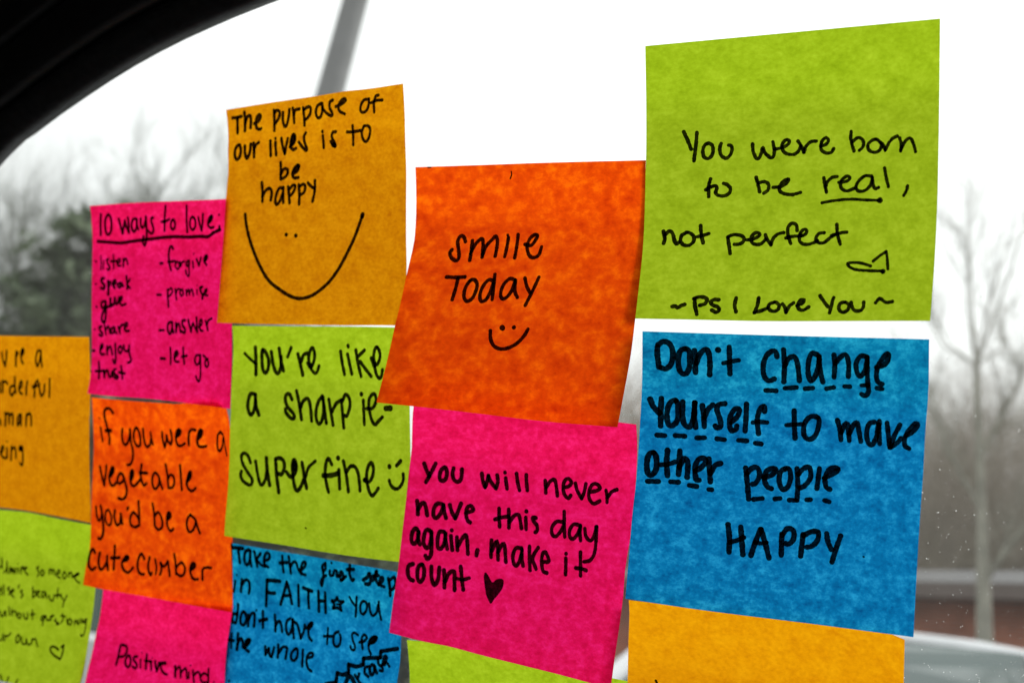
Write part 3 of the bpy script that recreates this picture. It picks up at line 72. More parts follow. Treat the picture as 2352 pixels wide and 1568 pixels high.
NOTES['orange2']=dict(col='orange',T='-191.53,-28.28,0.6 -187.49,-28.3,0.6 -183.5,-28.32,0.6 -179.54,-28.35,0.6 -175.63,-28.36,0.6 -171.74,-28.37,0.6 -167.9,-28.35,0.6 -164.08,-28.32,0.6 -160.31,-28.27,0.6 -156.56,-28.22,0.6 -152.86,-28.18,0.6 -149.19,-28.15,0.6 -145.54,-28.14,0.6 -141.45,-27.79,0.6 -136.96,-27.13,0.6 -132.38,-26.38,0.6 -128.02,-25.77,0.6 -124.13,-25.5,0.6 -121,-25.79,0.6 -118.89,-26.84,0.6 -118.06,-28.86,0.6',B='-193.65,-104.44,5.6 -189.47,-104.55,5.38 -185.34,-104.66,5.17 -181.23,-104.72,4.95 -177.14,-104.71,4.74 -173.07,-104.64,4.52 -169.04,-104.57,4.31 -165.05,-104.5,4.09 -161.11,-104.47,3.88 -157.21,-104.47,3.66 -153.36,-104.49,3.45 -149.54,-104.51,3.23 -145.75,-104.53,3.02 -142,-104.54,2.8 -138.27,-104.54,2.59 -134.58,-104.53,2.37 -130.92,-104.52,2.16 -127.3,-104.5,1.94 -123.7,-104.49,1.73 -120.14,-104.47,1.51 -116.61,-104.46,1.3',L='-191.53,-28.25,0.6 -191.37,-32.06,0.6 -191.24,-35.89,0.6 -191.14,-39.72,0.6 -191.07,-43.56,0.61 -191.02,-47.4,0.7 -191.08,-51.24,0.83 -191.27,-55.08,1 -191.48,-58.92,1.21 -191.61,-62.76,1.45 -191.69,-66.58,1.71 -191.7,-70.39,2 -191.58,-74.19,2.31 -191.42,-77.97,2.65 -191.3,-81.75,3.01 -191.16,-85.53,3.39 -191.26,-89.3,3.8 -191.87,-93.09,4.22 -192.75,-96.89,4.66 -193.26,-100.67,5.12 -193.65,-104.44,5.6',R='-118.06,-28.86,0.6 -117.03,-32.45,0.6 -116.74,-36.18,0.6 -116.61,-39.93,0.6 -116.52,-43.69,0.6 -116.46,-47.45,0.61 -116.43,-51.22,0.63 -116.44,-55,0.66 -116.46,-58.78,0.69 -116.46,-62.57,0.72 -116.42,-66.35,0.76 -116.37,-70.13,0.8 -116.32,-73.92,0.84 -116.3,-77.72,0.89 -116.29,-81.52,0.94 -116.3,-85.33,0.99 -116.33,-89.14,1.05 -116.39,-92.96,1.11 -116.46,-96.79,1.17 -116.54,-100.63,1.23 -116.61,-104.46,1.3',parts={
 'handwriting':'1068 271 773 296 953 332 1135;891 246 527 255 535;1362 751 360 665 269 538 253 439 335 438 504 506 717 555 881 583 1046 572 1178;1584 460 847 646 827;1336 1067 753 1039 943 1079 1106 1147 1160 1241 1094 1318 923 1339 743;1322 1338 756 1358 1053 1422 1297 1416 1513 1337 1651 1227 1676;1310 1578 691 1491 779 1466 963 1523 1108 1621 1168 1696 1113 1703 931 1654 769 1578 691;1295 1815 706 1827 907 1877 1101 1956 1154 2050 1090 2090 957;1077 2083 777 2114 939 2154 1083;1264 2505 748 2518 945 2581 1116;1259 2581 1116 2644 969 2663 825;1255 2663 825 2714 965 2807 1039;1248 2807 1039 2855 906 2815 678;1239 3007 835 3114 783 3164 687 3100 647 3024 719 2995 864 3041 1025 3145 1059 3279 1000;1833 3062 775 3102 695;1217 3404 1043 3399 856 3432 716 3509 666 3610 693;1201 3698 911 3774 835 3799 728 3739 693 3691 783 3651 936 3687 1079 3801 1111 3927 1097;1624 3731 832 3747 733;1169 4403 737 4305 822 4280 1007 4308 1157 4382 1194 4478 1075 4509 887;1164 4403 737 4525 822 4600 1032 4696 1234;1248 251 1813 336 2045 435 2283;1241 435 2283 472 2014 485 1755;1364 621 2001 730 1920 751 1804 688 1795 628 1930 603 2084 680 2243 772 2250 859 2175;1843 662 2002 710 1855;1344 1105 1969 1010 1911 924 2002 903 2137 974 2181 1085 2121 1131 2017;1335 1113 1985 1182 2145 1228 2257 1248 2360 1215 2496 1105 2581 961 2562;1324 1402 2047 1457 1923 1436 1809 1379 1822 1351 1948 1382 2128 1476 2203 1588 2144 1709 2019;1791 1395 1995 1411 1869;1304 1749 1624 1723 1837 1754 2015 1851 2156 1940 2099;1426 1689 1839 1952 1832;1278 2372 1883 2242 1796 2155 1901 2145 2065 2205 2191 2290 2200 2374 2095 2398 1962;1271 2384 1899 2434 2041 2513 2185;1259 2611 1566 2675 1809 2729 2144;1251 2712 1903 2789 1808 2898 1839 2935 1964 2892 2097 2786 2147;1235 3118 1548 3156 1856 3194 2159;1224 3343 1984 3449 1854 3469 1728 3425 1712 3370 1854 3343 1981 3396 2123 3517 2186 3623 2116;1653 3395 1909 3438 1767;1163 172 2883 200 3096 272 3238 360 3142 369 3040;1378 330 2846 392 3037 432 3284 441 3534 369 3696 272 3701;1145 597 2910 515 2987 508 3173 567 3283 647 3306 717 3230 713 3064 643 2938 597 2910;1351 841 2894 822 3068 870 3213 938 3272 1027 3195 1047 3060;1342 1046 2964 1081 3090 1106 3220;1287 1314 2772 1274 2827;1321 1499 2875 1417 2958 1378 3094 1420 3222 1566 3257 1700 3195;1309 1670 2583 1698 2882 1705 3194;1316 1499 2875 1613 2956 1693 3064;1284 2169 2594 2228 2847 2251 3155;1274 2262 2892 2352 2802 2447 2857 2526 3044 2492 3177 2376 3239 2262 3170;1260 2691 2965 2809 2868 2793 2773 2725 2772 2680 2898 2691 3075 2758 3197 2826 3222 2905 3165;1703 2736 2908 2759 2812;1223 3466 2771 3385 2873 3359 3033 3412 3173 3490 3193 3581 3118 3644 2958;1216 3466 2771 3623 2881 3696 3050 3788 3215;1394 216 4100 130 4014 60 4099 45 4309 112 4488 221 4556 323 4474;1377 377 4070 377 4272 447 4450 536 4496 618 4389 662 4262;1365 642 4116 681 4294 758 4467;1352 870 3816 885 4113 934 4429;1482 781 4147 1061 4108;1336 1189 4177 1333 4144 1367 4064 1292 4039 1219 4123 1178 4263 1276 4403 1439 4451 1572 4309;1889 1265 4135 1321 4078;1304 1913 4044 1812 3919 1723 4033 1708 4218 1785 4393 1894 4446 1966 4428;1290 2088 3978 2071 4217 2128 4359 2198 4421 2227 4362;1073 2285 3995 2355 4197 2361 4374;1270 2483 4074 2533 4207 2507 4371;1268 2484 4082 2614 4147 2731 4002;1258 2731 4002 2783 4174 2841 4362;1247 2944 3785 3000 4017 3049 4284;1239 3041 4109 3193 3980 3325 4095 3308 4257 3208 4316 3064 4280;1223 3506 4145 3649 4049 3639 3967 3538 3980 3504 4126 3568 4294 3680 4354 3776 4336;1573 3554 4090 3588 4007;1202 3939 4335 3908 4136 3943 4058 4047 4024 4199 4021',
})
NOTES['must2']=dict(col='mustard',T='-266.51,-4.82,0.3 -262.48,-4.8,0.3 -258.49,-4.77,0.3 -254.54,-4.75,0.3 -250.62,-4.72,0.3 -246.74,-4.68,0.3 -242.89,-4.64,0.3 -239.07,-4.59,0.3 -235.29,-4.53,0.3 -231.54,-4.47,0.3 -227.82,-4.4,0.3 -224.14,-4.34,0.3 -220.48,-4.27,0.3 -216.86,-4.2,0.3 -213.27,-4.12,0.3 -209.71,-4.05,0.3 -206.18,-3.98,0.3 -202.68,-3.91,0.3 -199.21,-3.84,0.3 -195.77,-3.78,0.3 -192.35,-3.72,0.3',B='-268.92,-80.36,2.3 -264.79,-80.21,2.25 -260.69,-80.06,2.2 -256.63,-79.92,2.15 -252.61,-79.78,2.1 -248.63,-79.66,2.05 -244.68,-79.53,2 -240.77,-79.41,1.95 -236.9,-79.32,1.9 -233.07,-79.26,1.85 -229.3,-79.25,1.8 -225.56,-79.27,1.75 -221.86,-79.31,1.7 -218.2,-79.37,1.65 -214.56,-79.42,1.6 -210.96,-79.48,1.55 -207.39,-79.54,1.5 -203.86,-79.61,1.45 -200.35,-79.68,1.4 -196.88,-79.76,1.35 -193.43,-79.83,1.3',L='-266.51,-4.82,0.3 -266.76,-8.57,0.3 -267.01,-12.33,0.3 -267.26,-16.1,0.3 -267.5,-19.86,0.31 -267.7,-23.64,0.34 -267.87,-27.41,0.39 -268.01,-31.18,0.46 -268.14,-34.96,0.54 -268.26,-38.74,0.64 -268.37,-42.52,0.74 -268.46,-46.3,0.86 -268.55,-50.09,0.99 -268.64,-53.87,1.12 -268.71,-57.66,1.27 -268.77,-61.44,1.42 -268.83,-65.23,1.58 -268.87,-69.01,1.75 -268.9,-72.8,1.92 -268.92,-76.58,2.11 -268.92,-80.36,2.3',R='-192.35,-3.72,0.3 -192.37,-7.48,0.3 -192.35,-11.25,0.3 -192.33,-15.02,0.3 -192.33,-18.8,0.3 -192.38,-22.59,0.32 -192.5,-26.38,0.35 -192.74,-30.18,0.38 -193.06,-34,0.42 -193.38,-37.82,0.47 -193.59,-41.64,0.52 -193.72,-45.45,0.58 -193.8,-49.27,0.64 -193.83,-53.09,0.71 -193.82,-56.91,0.78 -193.74,-60.72,0.86 -193.62,-64.53,0.94 -193.51,-68.35,1.02 -193.46,-72.17,1.11 -193.44,-76,1.2 -193.43,-79.83,1.3',parts={
 'handwriting':'1131 1159 477 1199 695 1295 878;1330 1295 878 1353 654 1369 435;1309 1787 445 1770 663 1767 866;1306 1770 608 1870 477;1297 1999 570 2113 472 2101 375 2025 401 1994 566 2025 713 2088 785;1593 2051 510 2095 396;1264 2867 422 2750 406 2663 553 2644 735 2711 842 2804 695 2866 477;1259 2868 408 2876 621 2906 851;1340 1183 1313 1197 1476 1185 1643;1335 1211 1364 1321 1323 1396 1395;1314 1722 1185 1722 1439 1766 1640;1321 1667 1441 1529 1483 1517 1649 1601 1720 1702 1606;1304 1916 1525 2026 1429 2018 1304 1952 1339 1902 1497 1937 1625 2037 1658;1291 2214 1678 2220 1477 2267 1296;1272 2710 1244 2594 1372 2581 1572 2570 1732;1568 2497 1448 2677 1405;1071 2732 1294 2801 1364;1265 2760 1351 2802 1544 2880 1686 2988 1573 3015 1359;1246 3232 1190 3230 1437 3221 1702;1346 1072 1369 1074 1648;1336 1320 2235 1336 2416 1325 2612;1332 1335 2287 1473 2262 1491 2539;1324 1502 2316 1632 2255 1650 2568;1310 1923 2260 1851 2411 1867 2575 1954 2442 2006 2241;1305 2006 2241 2011 2568;1293 2251 2229 2239 2372 2228 2556;1288 2252 2280 2395 2203 2454 2360 2457 2542;1347 1087 2447 1130 2594;792 462 491 462 903;1355 824 500 768 670 823 855 935 665 824 500;1244 1124 3439 1239 3317 1238 3209 1151 3285 1138 3435 1240 3540 1373 3550;1233 1400 3256 1401 3533;924 1398 3067 1401 3074;1224 1593 3189 1594 3388 1580 3589;1220 1607 3295 1732 3214 1779 3322 1793 3524;1206 2070 3193 1954 3182 1940 3275 2051 3290;1204 2070 3179 2098 3411 2083 3632 2049 3708 1958 3660;1909 1981 3239 2051 3217',
})
NOTES['lime3']=dict(col='lime',T='-266.73,-82.18,0.1 -262.57,-82,0.1 -258.46,-81.83,0.1 -254.37,-81.64,0.1 -250.32,-81.41,0.1 -246.29,-81.14,0.1 -242.3,-80.88,0.1 -238.36,-80.67,0.1 -234.49,-80.58,0.1 -230.67,-80.59,0.1 -226.91,-80.67,0.1 -223.2,-80.79,0.1 -219.51,-80.9,0.1 -215.84,-80.98,0.1 -212.2,-81.02,0.1 -208.58,-81.05,0.1 -205,-81.08,0.1 -201.44,-81.1,0.1 -197.91,-81.12,0.1 -194.41,-81.14,0.1 -190.95,-81.16,0.1',B='-276.94,-158.3,4.1 -272.84,-158.03,4.15 -268.76,-157.76,4.2 -264.72,-157.49,4.25 -260.72,-157.21,4.3 -256.75,-156.94,4.35 -252.83,-156.68,4.4 -248.94,-156.43,4.45 -245.09,-156.19,4.5 -241.28,-155.97,4.55 -237.51,-155.78,4.6 -233.78,-155.61,4.65 -230.1,-155.46,4.7 -226.46,-155.34,4.75 -222.85,-155.23,4.8 -219.28,-155.13,4.85 -215.74,-155.04,4.9 -212.23,-154.96,4.95 -208.75,-154.87,5 -205.3,-154.78,5.05 -201.87,-154.68,5.1',L='-266.73,-82.18,0.1 -267.35,-86,0.1 -267.95,-89.84,0.1 -268.52,-93.68,0.1 -269.08,-97.53,0.11 -269.55,-101.35,0.18 -269.97,-105.17,0.28 -270.36,-108.98,0.42 -270.75,-112.79,0.59 -271.15,-116.59,0.78 -271.57,-120.39,0.99 -272.03,-124.19,1.22 -272.53,-127.99,1.47 -273.07,-131.79,1.74 -273.64,-135.59,2.03 -274.23,-139.38,2.34 -274.82,-143.18,2.66 -275.4,-146.97,3 -275.95,-150.76,3.35 -276.47,-154.53,3.72 -276.94,-158.3,4.1',R='-190.95,-81.16,0.1 -191.1,-84.85,0.1 -191.23,-88.54,0.1 -191.4,-92.25,0.1 -191.66,-95.97,0.11 -191.99,-99.68,0.2 -192.35,-103.38,0.33 -192.72,-107.08,0.5 -193.08,-110.77,0.71 -193.5,-114.46,0.95 -193.98,-118.14,1.21 -194.5,-121.82,1.5 -195.09,-125.5,1.81 -195.66,-129.17,2.15 -196.19,-132.82,2.51 -196.65,-136.47,2.89 -197.18,-140.11,3.3 -197.91,-143.76,3.72 -198.9,-147.41,4.16 -200.32,-151.05,4.62 -201.87,-154.68,5.1',parts={
 'handwriting':'997 967 1421 1009 1711;999 913 1701 988 1637;993 1089 1836 1187 1733 1196 1506;989 1198 1581 1239 1842;985 1333 1834 1342 1663 1438 1806;980 1438 1806 1451 1673 1552 1814 1585 1664;972 1679 1655 1694 1800;716 1665 1522 1668 1525;968 1815 1787 1799 1639 1903 1593;963 1884 1670 2041 1614 1985 1599 1970 1713 2116 1801;941 2554 1504 2463 1551 2571 1665 2524 1783;937 2698 1571 2649 1671 2724 1734 2787 1631 2698 1571;927 3001 1634 3000 1505;925 3004 1541 3095 1494 3127 1615;921 3118 1528 3209 1492 3252 1633;916 3326 1607 3459 1529 3419 1461 3344 1527 3359 1654 3498 1680;906 3645 1483 3583 1585 3662 1683 3738 1580 3645 1483;900 3830 1479 3844 1602;898 3847 1509 3943 1459 3983 1582;892 4032 1578 4160 1505 4267 1435 4161 1465 4091 1566 4184 1663 4320 1703;1405 4056 1549 4237 1463;1000 991 2372 1032 2273 1062 2498;994 1138 2210 1175 2486;985 1386 2239 1308 2303 1431 2366 1385 2465;982 1485 2402 1586 2312 1498 2303 1489 2436 1617 2525;972 1776 2145 1758 2219;965 1935 2272 1868 2318 1980 2397 1907 2491;951 2361 2123 2383 2284 2404 2420;948 2396 2282 2501 2210 2520 2337 2415 2400;944 2564 2297 2665 2203 2604 2194 2596 2325 2690 2366;936 2854 2173 2772 2223 2792 2350 2870 2319 2910 2182;931 2910 2182 3010 2339;924 3079 2252 3153 2366 3268 2367 3297 2199;915 3427 1994 3438 2266;914 3347 2206 3587 2155;910 3535 2177 3685 2265;904 3836 2135 3727 2351 3708 2479;998 1085 2971 1167 3114 1248 3105 1282 2968;991 1337 2966 1361 3092;986 1448 2821 1518 3055;981 1587 2862 1621 3043;979 1617 2949 1739 2915 1818 3037;970 1884 2953 1856 3051 1961 3093 2002 2994 1884 2953;961 2094 2928 2176 3062 2289 3046 2257 2886;950 2452 2781 2502 3031;950 2396 2917 2581 2873;934 3052 2848 2890 2893 2872 3008 2985 2952 3029 2870;934 2971 2884 2973 3029 2969 3138;930 3053 2851 3127 2966 3230 2931;922 3243 2858 3375 2799 3399 2782 3265 2832 3288 2940;915 3495 2873 3452 2932 3603 2963 3525 3013 3664 2990;907 3746 2684 3789 2822 3731 2942;907 3689 2745 3881 2737;901 3950 2800 4007 2935;898 4061 2778 4022 2877 4118 2935 4183 2832 4061 2778;891 4305 2905 4303 2776 4440 2865;886 4407 2745 4487 2857;884 4510 2710 4559 2809;881 4590 2698 4639 2796;877 4782 2664 4677 2717 4719 2784 4789 2700;877 4765 2744 4778 2921 4762 3088 4678 3175 4621 3133;998 1257 3826 1338 3816 1358 3627;990 1449 3820 1445 3673 1556 3674 1672 3568;970 2011 3574 1928 3661 1973 3805 2077 3752 2077 3621 2011 3574;962 2157 3631 2219 3787 2363 3783 2363 3656;955 2363 3656 2469 3785 2601 3726 2601 3599;943 2757 3573 2885 3772;950 2595 3727 2641 3617 2757 3573;994 1546 4821 1662 5000;983 1914 4843 1885 5000;970 2336 4853 2273 4994',
 'heart_outline':'1159 3779 3713 3614 3661 3453 3694 3465 3804 3643 3904 3924 3966;1147 3924 3966 3978 3790 3980 3553;1145 3980 3553 3884 3621',
})
NOTES['pink2']=dict(col='pink',T='-188.38,-105.99,0.1 -184.43,-105.83,0.1 -180.52,-105.69,0.1 -176.65,-105.54,0.1 -172.82,-105.4,0.1 -169.02,-105.24,0.1 -165.25,-105.07,0.1 -161.51,-104.88,0.1 -157.8,-104.65,0.1 -154.12,-104.4,0.1 -150.46,-104.14,0.1 -146.85,-103.88,0.1 -143.26,-103.63,0.1 -139.72,-103.4,0.1 -136.21,-103.19,0.1 -132.74,-103,0.1 -129.3,-102.83,0.1 -125.89,-102.65,0.1 -122.51,-102.49,0.1 -119.17,-102.32,0.1 -115.85,-102.15,0.1',B='-195.83,-179.58,8.1 -191.74,-179.48,7.8 -187.7,-179.38,7.5 -183.69,-179.28,7.2 -179.71,-179.18,6.9 -175.78,-179.09,6.6 -171.88,-179,6.3 -168.02,-178.92,6 -164.19,-178.85,5.7 -160.4,-178.79,5.4 -156.64,-178.73,5.1 -152.92,-178.69,4.8 -149.24,-178.66,4.5 -145.59,-178.63,4.2 -141.97,-178.61,3.9 -138.38,-178.6,3.6 -134.83,-178.59,3.3 -131.3,-178.58,3 -127.8,-178.57,2.7 -124.33,-178.57,2.4 -120.89,-178.56,2.1',L='-188.38,-105.99,0.1 -189.06,-109.86,0.1 -189.84,-113.75,0.1 -190.74,-117.66,0.1 -191.83,-121.58,0.12 -193.08,-125.47,0.26 -194.2,-129.32,0.47 -195.07,-133.14,0.75 -196.05,-136.94,1.07 -197.11,-140.73,1.45 -197.98,-144.49,1.88 -198.67,-148.22,2.34 -199.06,-151.89,2.84 -199.15,-155.51,3.38 -199,-159.08,3.96 -198.66,-162.6,4.57 -198.17,-166.07,5.21 -197.6,-169.49,5.89 -196.98,-172.88,6.6 -196.37,-176.24,7.33 -195.83,-179.58,8.1',R='-115.85,-102.15,0.1 -116.01,-105.94,0.1 -116.16,-109.73,0.1 -116.3,-113.53,0.1 -116.43,-117.33,0.11 -116.56,-121.13,0.14 -116.69,-124.93,0.19 -116.85,-128.72,0.26 -117.04,-132.53,0.34 -117.27,-136.34,0.44 -117.54,-140.16,0.54 -117.84,-143.98,0.66 -118.16,-147.81,0.79 -118.51,-151.65,0.92 -118.86,-155.49,1.07 -119.23,-159.34,1.22 -119.59,-163.19,1.38 -119.94,-167.03,1.55 -120.28,-170.88,1.72 -120.6,-174.72,1.91 -120.89,-178.56,2.1',parts={
 'handwriting':'1278 1023 1482 937 1503 921 1697 914 1858 905 2043;1271 1023 1482 1147 1505 1186 1640 1112 1774 986 1811;1265 1283 1731 1207 1813 1200 1956 1286 2049 1367 2002 1365 1843 1283 1731;1250 1575 1725 1472 1739 1469 1828 1583 1917 1612 2000 1551 2045 1464 2005;943 1695 1781 1742 2008;685 1716 1592 1719 1595;1233 1890 1615 1908 1836 1932 2012;1230 1866 1798 2077 1787;1225 2068 1800 2119 2007;759 2081 1682 2084 1685;1218 2205 1756 2253 1893 2310 2020;1214 2310 2020 2343 1899 2344 1781;1745 2413 1789 2561 1767;1206 2405 1808 2463 1951 2568 2041 2671 2061;1267 2916 1801 2940 1956 2961 2086;1180 2946 1921 3040 1807 3093 1833 3150 2068;1171 3138 1946 3243 1830 3304 1838 3368 2062;882 3412 1894 3433 2056;800 3440 1716 3445 1718;1156 3542 1826 3573 1985 3614 2126;1151 3591 1949 3690 1852 3761 1858 3791 1921;1139 4052 1883 3916 1853 3819 1983 3898 2088 4027 2069;1132 4076 1718 4082 1896 4095 2092;776 4280 2020 4285 2025',
})
NOTES['lime4']=dict(col='lime',T='-39.63,-101.25,0.1 -35.17,-100.77,0.1 -30.78,-100.37,0.1 -26.48,-100.16,0.1 -22.26,-100.11,0.1 -18.12,-100.18,0.1 -14.04,-100.31,0.1 -10.02,-100.46,0.1 -6.04,-100.6,0.1 -2.1,-100.67,0.1 1.81,-100.64,0.1 5.68,-100.56,0.1 9.51,-100.45,0.1 13.3,-100.32,0.1 17.05,-100.18,0.1 20.75,-100.03,0.1 24.4,-99.89,0.1 28.02,-99.76,0.1 31.58,-99.65,0.1 35.1,-99.57,0.1 38.57,-99.51,0.1',B='-40.09,-181.77,3.1 -35.75,-181.41,3.1 -31.47,-181.05,3.1 -27.25,-180.69,3.1 -23.07,-180.34,3.1 -18.96,-179.99,3.1 -14.89,-179.65,3.1 -10.87,-179.31,3.1 -6.9,-178.97,3.1 -2.99,-178.64,3.1 0.89,-178.31,3.1 4.71,-177.98,3.1 8.49,-177.66,3.1 12.22,-177.34,3.1 15.91,-177.03,3.1 19.55,-176.71,3.1 23.16,-176.4,3.1 26.72,-176.1,3.1 30.23,-175.8,3.1 33.71,-175.5,3.1 37.15,-175.21,3.1',L='-39.63,-101.25,0.1 -39.15,-105.19,0.1 -38.81,-109.16,0.1 -38.62,-113.17,0.1 -38.56,-117.22,0.11 -38.5,-121.25,0.16 -38.46,-125.29,0.24 -38.45,-129.32,0.34 -38.46,-133.36,0.47 -38.49,-137.39,0.61 -38.54,-141.43,0.77 -38.61,-145.46,0.94 -38.69,-149.49,1.13 -38.82,-153.52,1.33 -38.97,-157.57,1.55 -39.16,-161.61,1.78 -39.35,-165.65,2.02 -39.56,-169.69,2.27 -39.75,-173.73,2.54 -39.93,-177.76,2.81 -40.09,-181.77,3.1',R='38.57,-99.51,0.1 38.53,-103.32,0.1 38.5,-107.13,0.1 38.47,-110.94,0.1 38.44,-114.77,0.11 38.43,-118.57,0.16 38.42,-122.37,0.24 38.4,-126.16,0.34 38.38,-129.94,0.47 38.34,-133.73,0.61 38.28,-137.51,0.77 38.2,-141.29,0.94 38.1,-145.08,1.13 37.99,-148.86,1.33 37.87,-152.64,1.55 37.74,-156.42,1.78 37.61,-160.19,2.02 37.48,-163.96,2.27 37.36,-167.71,2.54 37.25,-171.47,2.81 37.15,-175.21,3.1',parts={
})
NOTES['must3']=dict(col='amber',T='38.81,-74.95,0.25 43.09,-74.76,0.25 47.31,-74.57,0.25 51.47,-74.38,0.25 55.56,-74.2,0.25 59.6,-74.03,0.25 63.58,-73.86,0.25 67.51,-73.7,0.25 71.38,-73.54,0.25 75.2,-73.39,0.25 78.96,-73.25,0.25 82.67,-73.12,0.25 86.34,-72.99,0.25 89.95,-72.88,0.25 93.51,-72.77,0.25 97.03,-72.66,0.25 100.5,-72.56,0.25 103.93,-72.47,0.25 107.3,-72.41,0.25 110.62,-72.44,0.25 113.71,-73.32,0.25',B='38.11,-149.22,3.25 42.45,-149.18,3.25 46.73,-149.14,3.25 50.94,-149.1,3.25 55.1,-149.06,3.25 59.2,-149.03,3.25 63.24,-148.99,3.25 67.22,-148.97,3.25 71.14,-148.95,3.25 75.01,-148.93,3.25 78.82,-148.93,3.25 82.58,-148.94,3.25 86.29,-148.96,3.25 89.94,-148.98,3.25 93.55,-149,3.25 97.11,-149.03,3.25 100.62,-149.07,3.25 104.08,-149.1,3.25 107.5,-149.13,3.25 110.88,-149.16,3.25 114.21,-149.18,3.25',L='38.81,-74.95,0.25 39.04,-78.63,0.25 38.96,-82.38,0.25 38.83,-86.14,0.25 38.78,-89.9,0.26 38.75,-93.63,0.31 38.73,-97.37,0.39 38.7,-101.1,0.49 38.67,-104.82,0.62 38.62,-108.54,0.76 38.58,-112.27,0.92 38.52,-115.98,1.09 38.47,-119.7,1.28 38.41,-123.41,1.48 38.36,-127.11,1.7 38.3,-130.81,1.93 38.25,-134.51,2.17 38.2,-138.2,2.42 38.16,-141.88,2.69 38.13,-145.55,2.96 38.11,-149.22,3.25',R='113.71,-73.32,0.25 113.73,-77.14,0.25 113.74,-80.97,0.25 113.76,-84.81,0.25 113.78,-88.64,0.26 113.8,-92.47,0.31 113.83,-96.29,0.39 113.86,-100.1,0.49 113.9,-103.91,0.62 113.93,-107.72,0.76 113.96,-111.51,0.92 113.99,-115.31,1.09 114.02,-119.1,1.28 114.04,-122.88,1.48 114.07,-126.66,1.7 114.09,-130.43,1.93 114.11,-134.19,2.17 114.14,-137.95,2.42 114.16,-141.7,2.69 114.19,-145.45,2.96 114.21,-149.18,3.25',parts={
 'handwriting':'716 510 1522 536 1591 543 1701',
})
# ---------------------------------------------------------------- materials
def mat(name):
    m=bpy.data.materials.new(name);m.use_nodes=True;n=m.node_tree;n.nodes.clear();return m,n
def nd(t,typ,**k):
    x=t.nodes.new(typ)
    for a,b in k.items():
        if a in x.inputs: x.inputs[a].default_value=b
        else: setattr(x,a,b)
    return x
def rgb(c): return (c[0],c[1],c[2],1)
def simple(name,col,rough=.6,var=.25,scale=20,metal=0,bump=0,spec=.5,col2=None):
    m,t=mat(name);o=nd(t,'ShaderNodeOutputMaterial');p=nd(t,'ShaderNodeBsdfPrincipled')
    p.inputs['Roughness'].default_value=rough;p.inputs['Metallic'].default_value=metal;p.inputs['Specular IOR Level'].default_value=spec
    tc=nd(t,'ShaderNodeTexCoord');nz=nd(t,'ShaderNodeTexNoise');nz.inputs['Scale'].default_value=scale;nz.inputs['Detail'].default_value=5
    t.links.new(tc.outputs['Object'],nz.inputs['Vector'])
    r=nd(t,'ShaderNodeValToRGB');r.color_ramp.elements[0].position=.3;r.color_ramp.elements[1].position=.7
    a=tuple(c*(1-var) for c in col);b=col2 or tuple(min(1,c*(1+var)) for c in col)
    r.color_ramp.elements[0].color=rgb(a);r.color_ramp.elements[1].color=rgb(b)
    t.links.new(nz.outputs['Fac'],r.inputs['Fac']);t.links.new(r.outputs['Color'],p.inputs['Base Color'])
    if bump:
        bp=nd(t,'ShaderNodeBump');bp.inputs['Strength'].default_value=bump;bp.inputs['Distance'].default_value=.002
        t.links.new(nz.outputs['Fac'],bp.inputs['Height']);t.links.new(bp.outputs['Normal'],p.inputs['Normal'])
    t.links.new(p.outputs['BSDF'],o.inputs['Surface']);return m
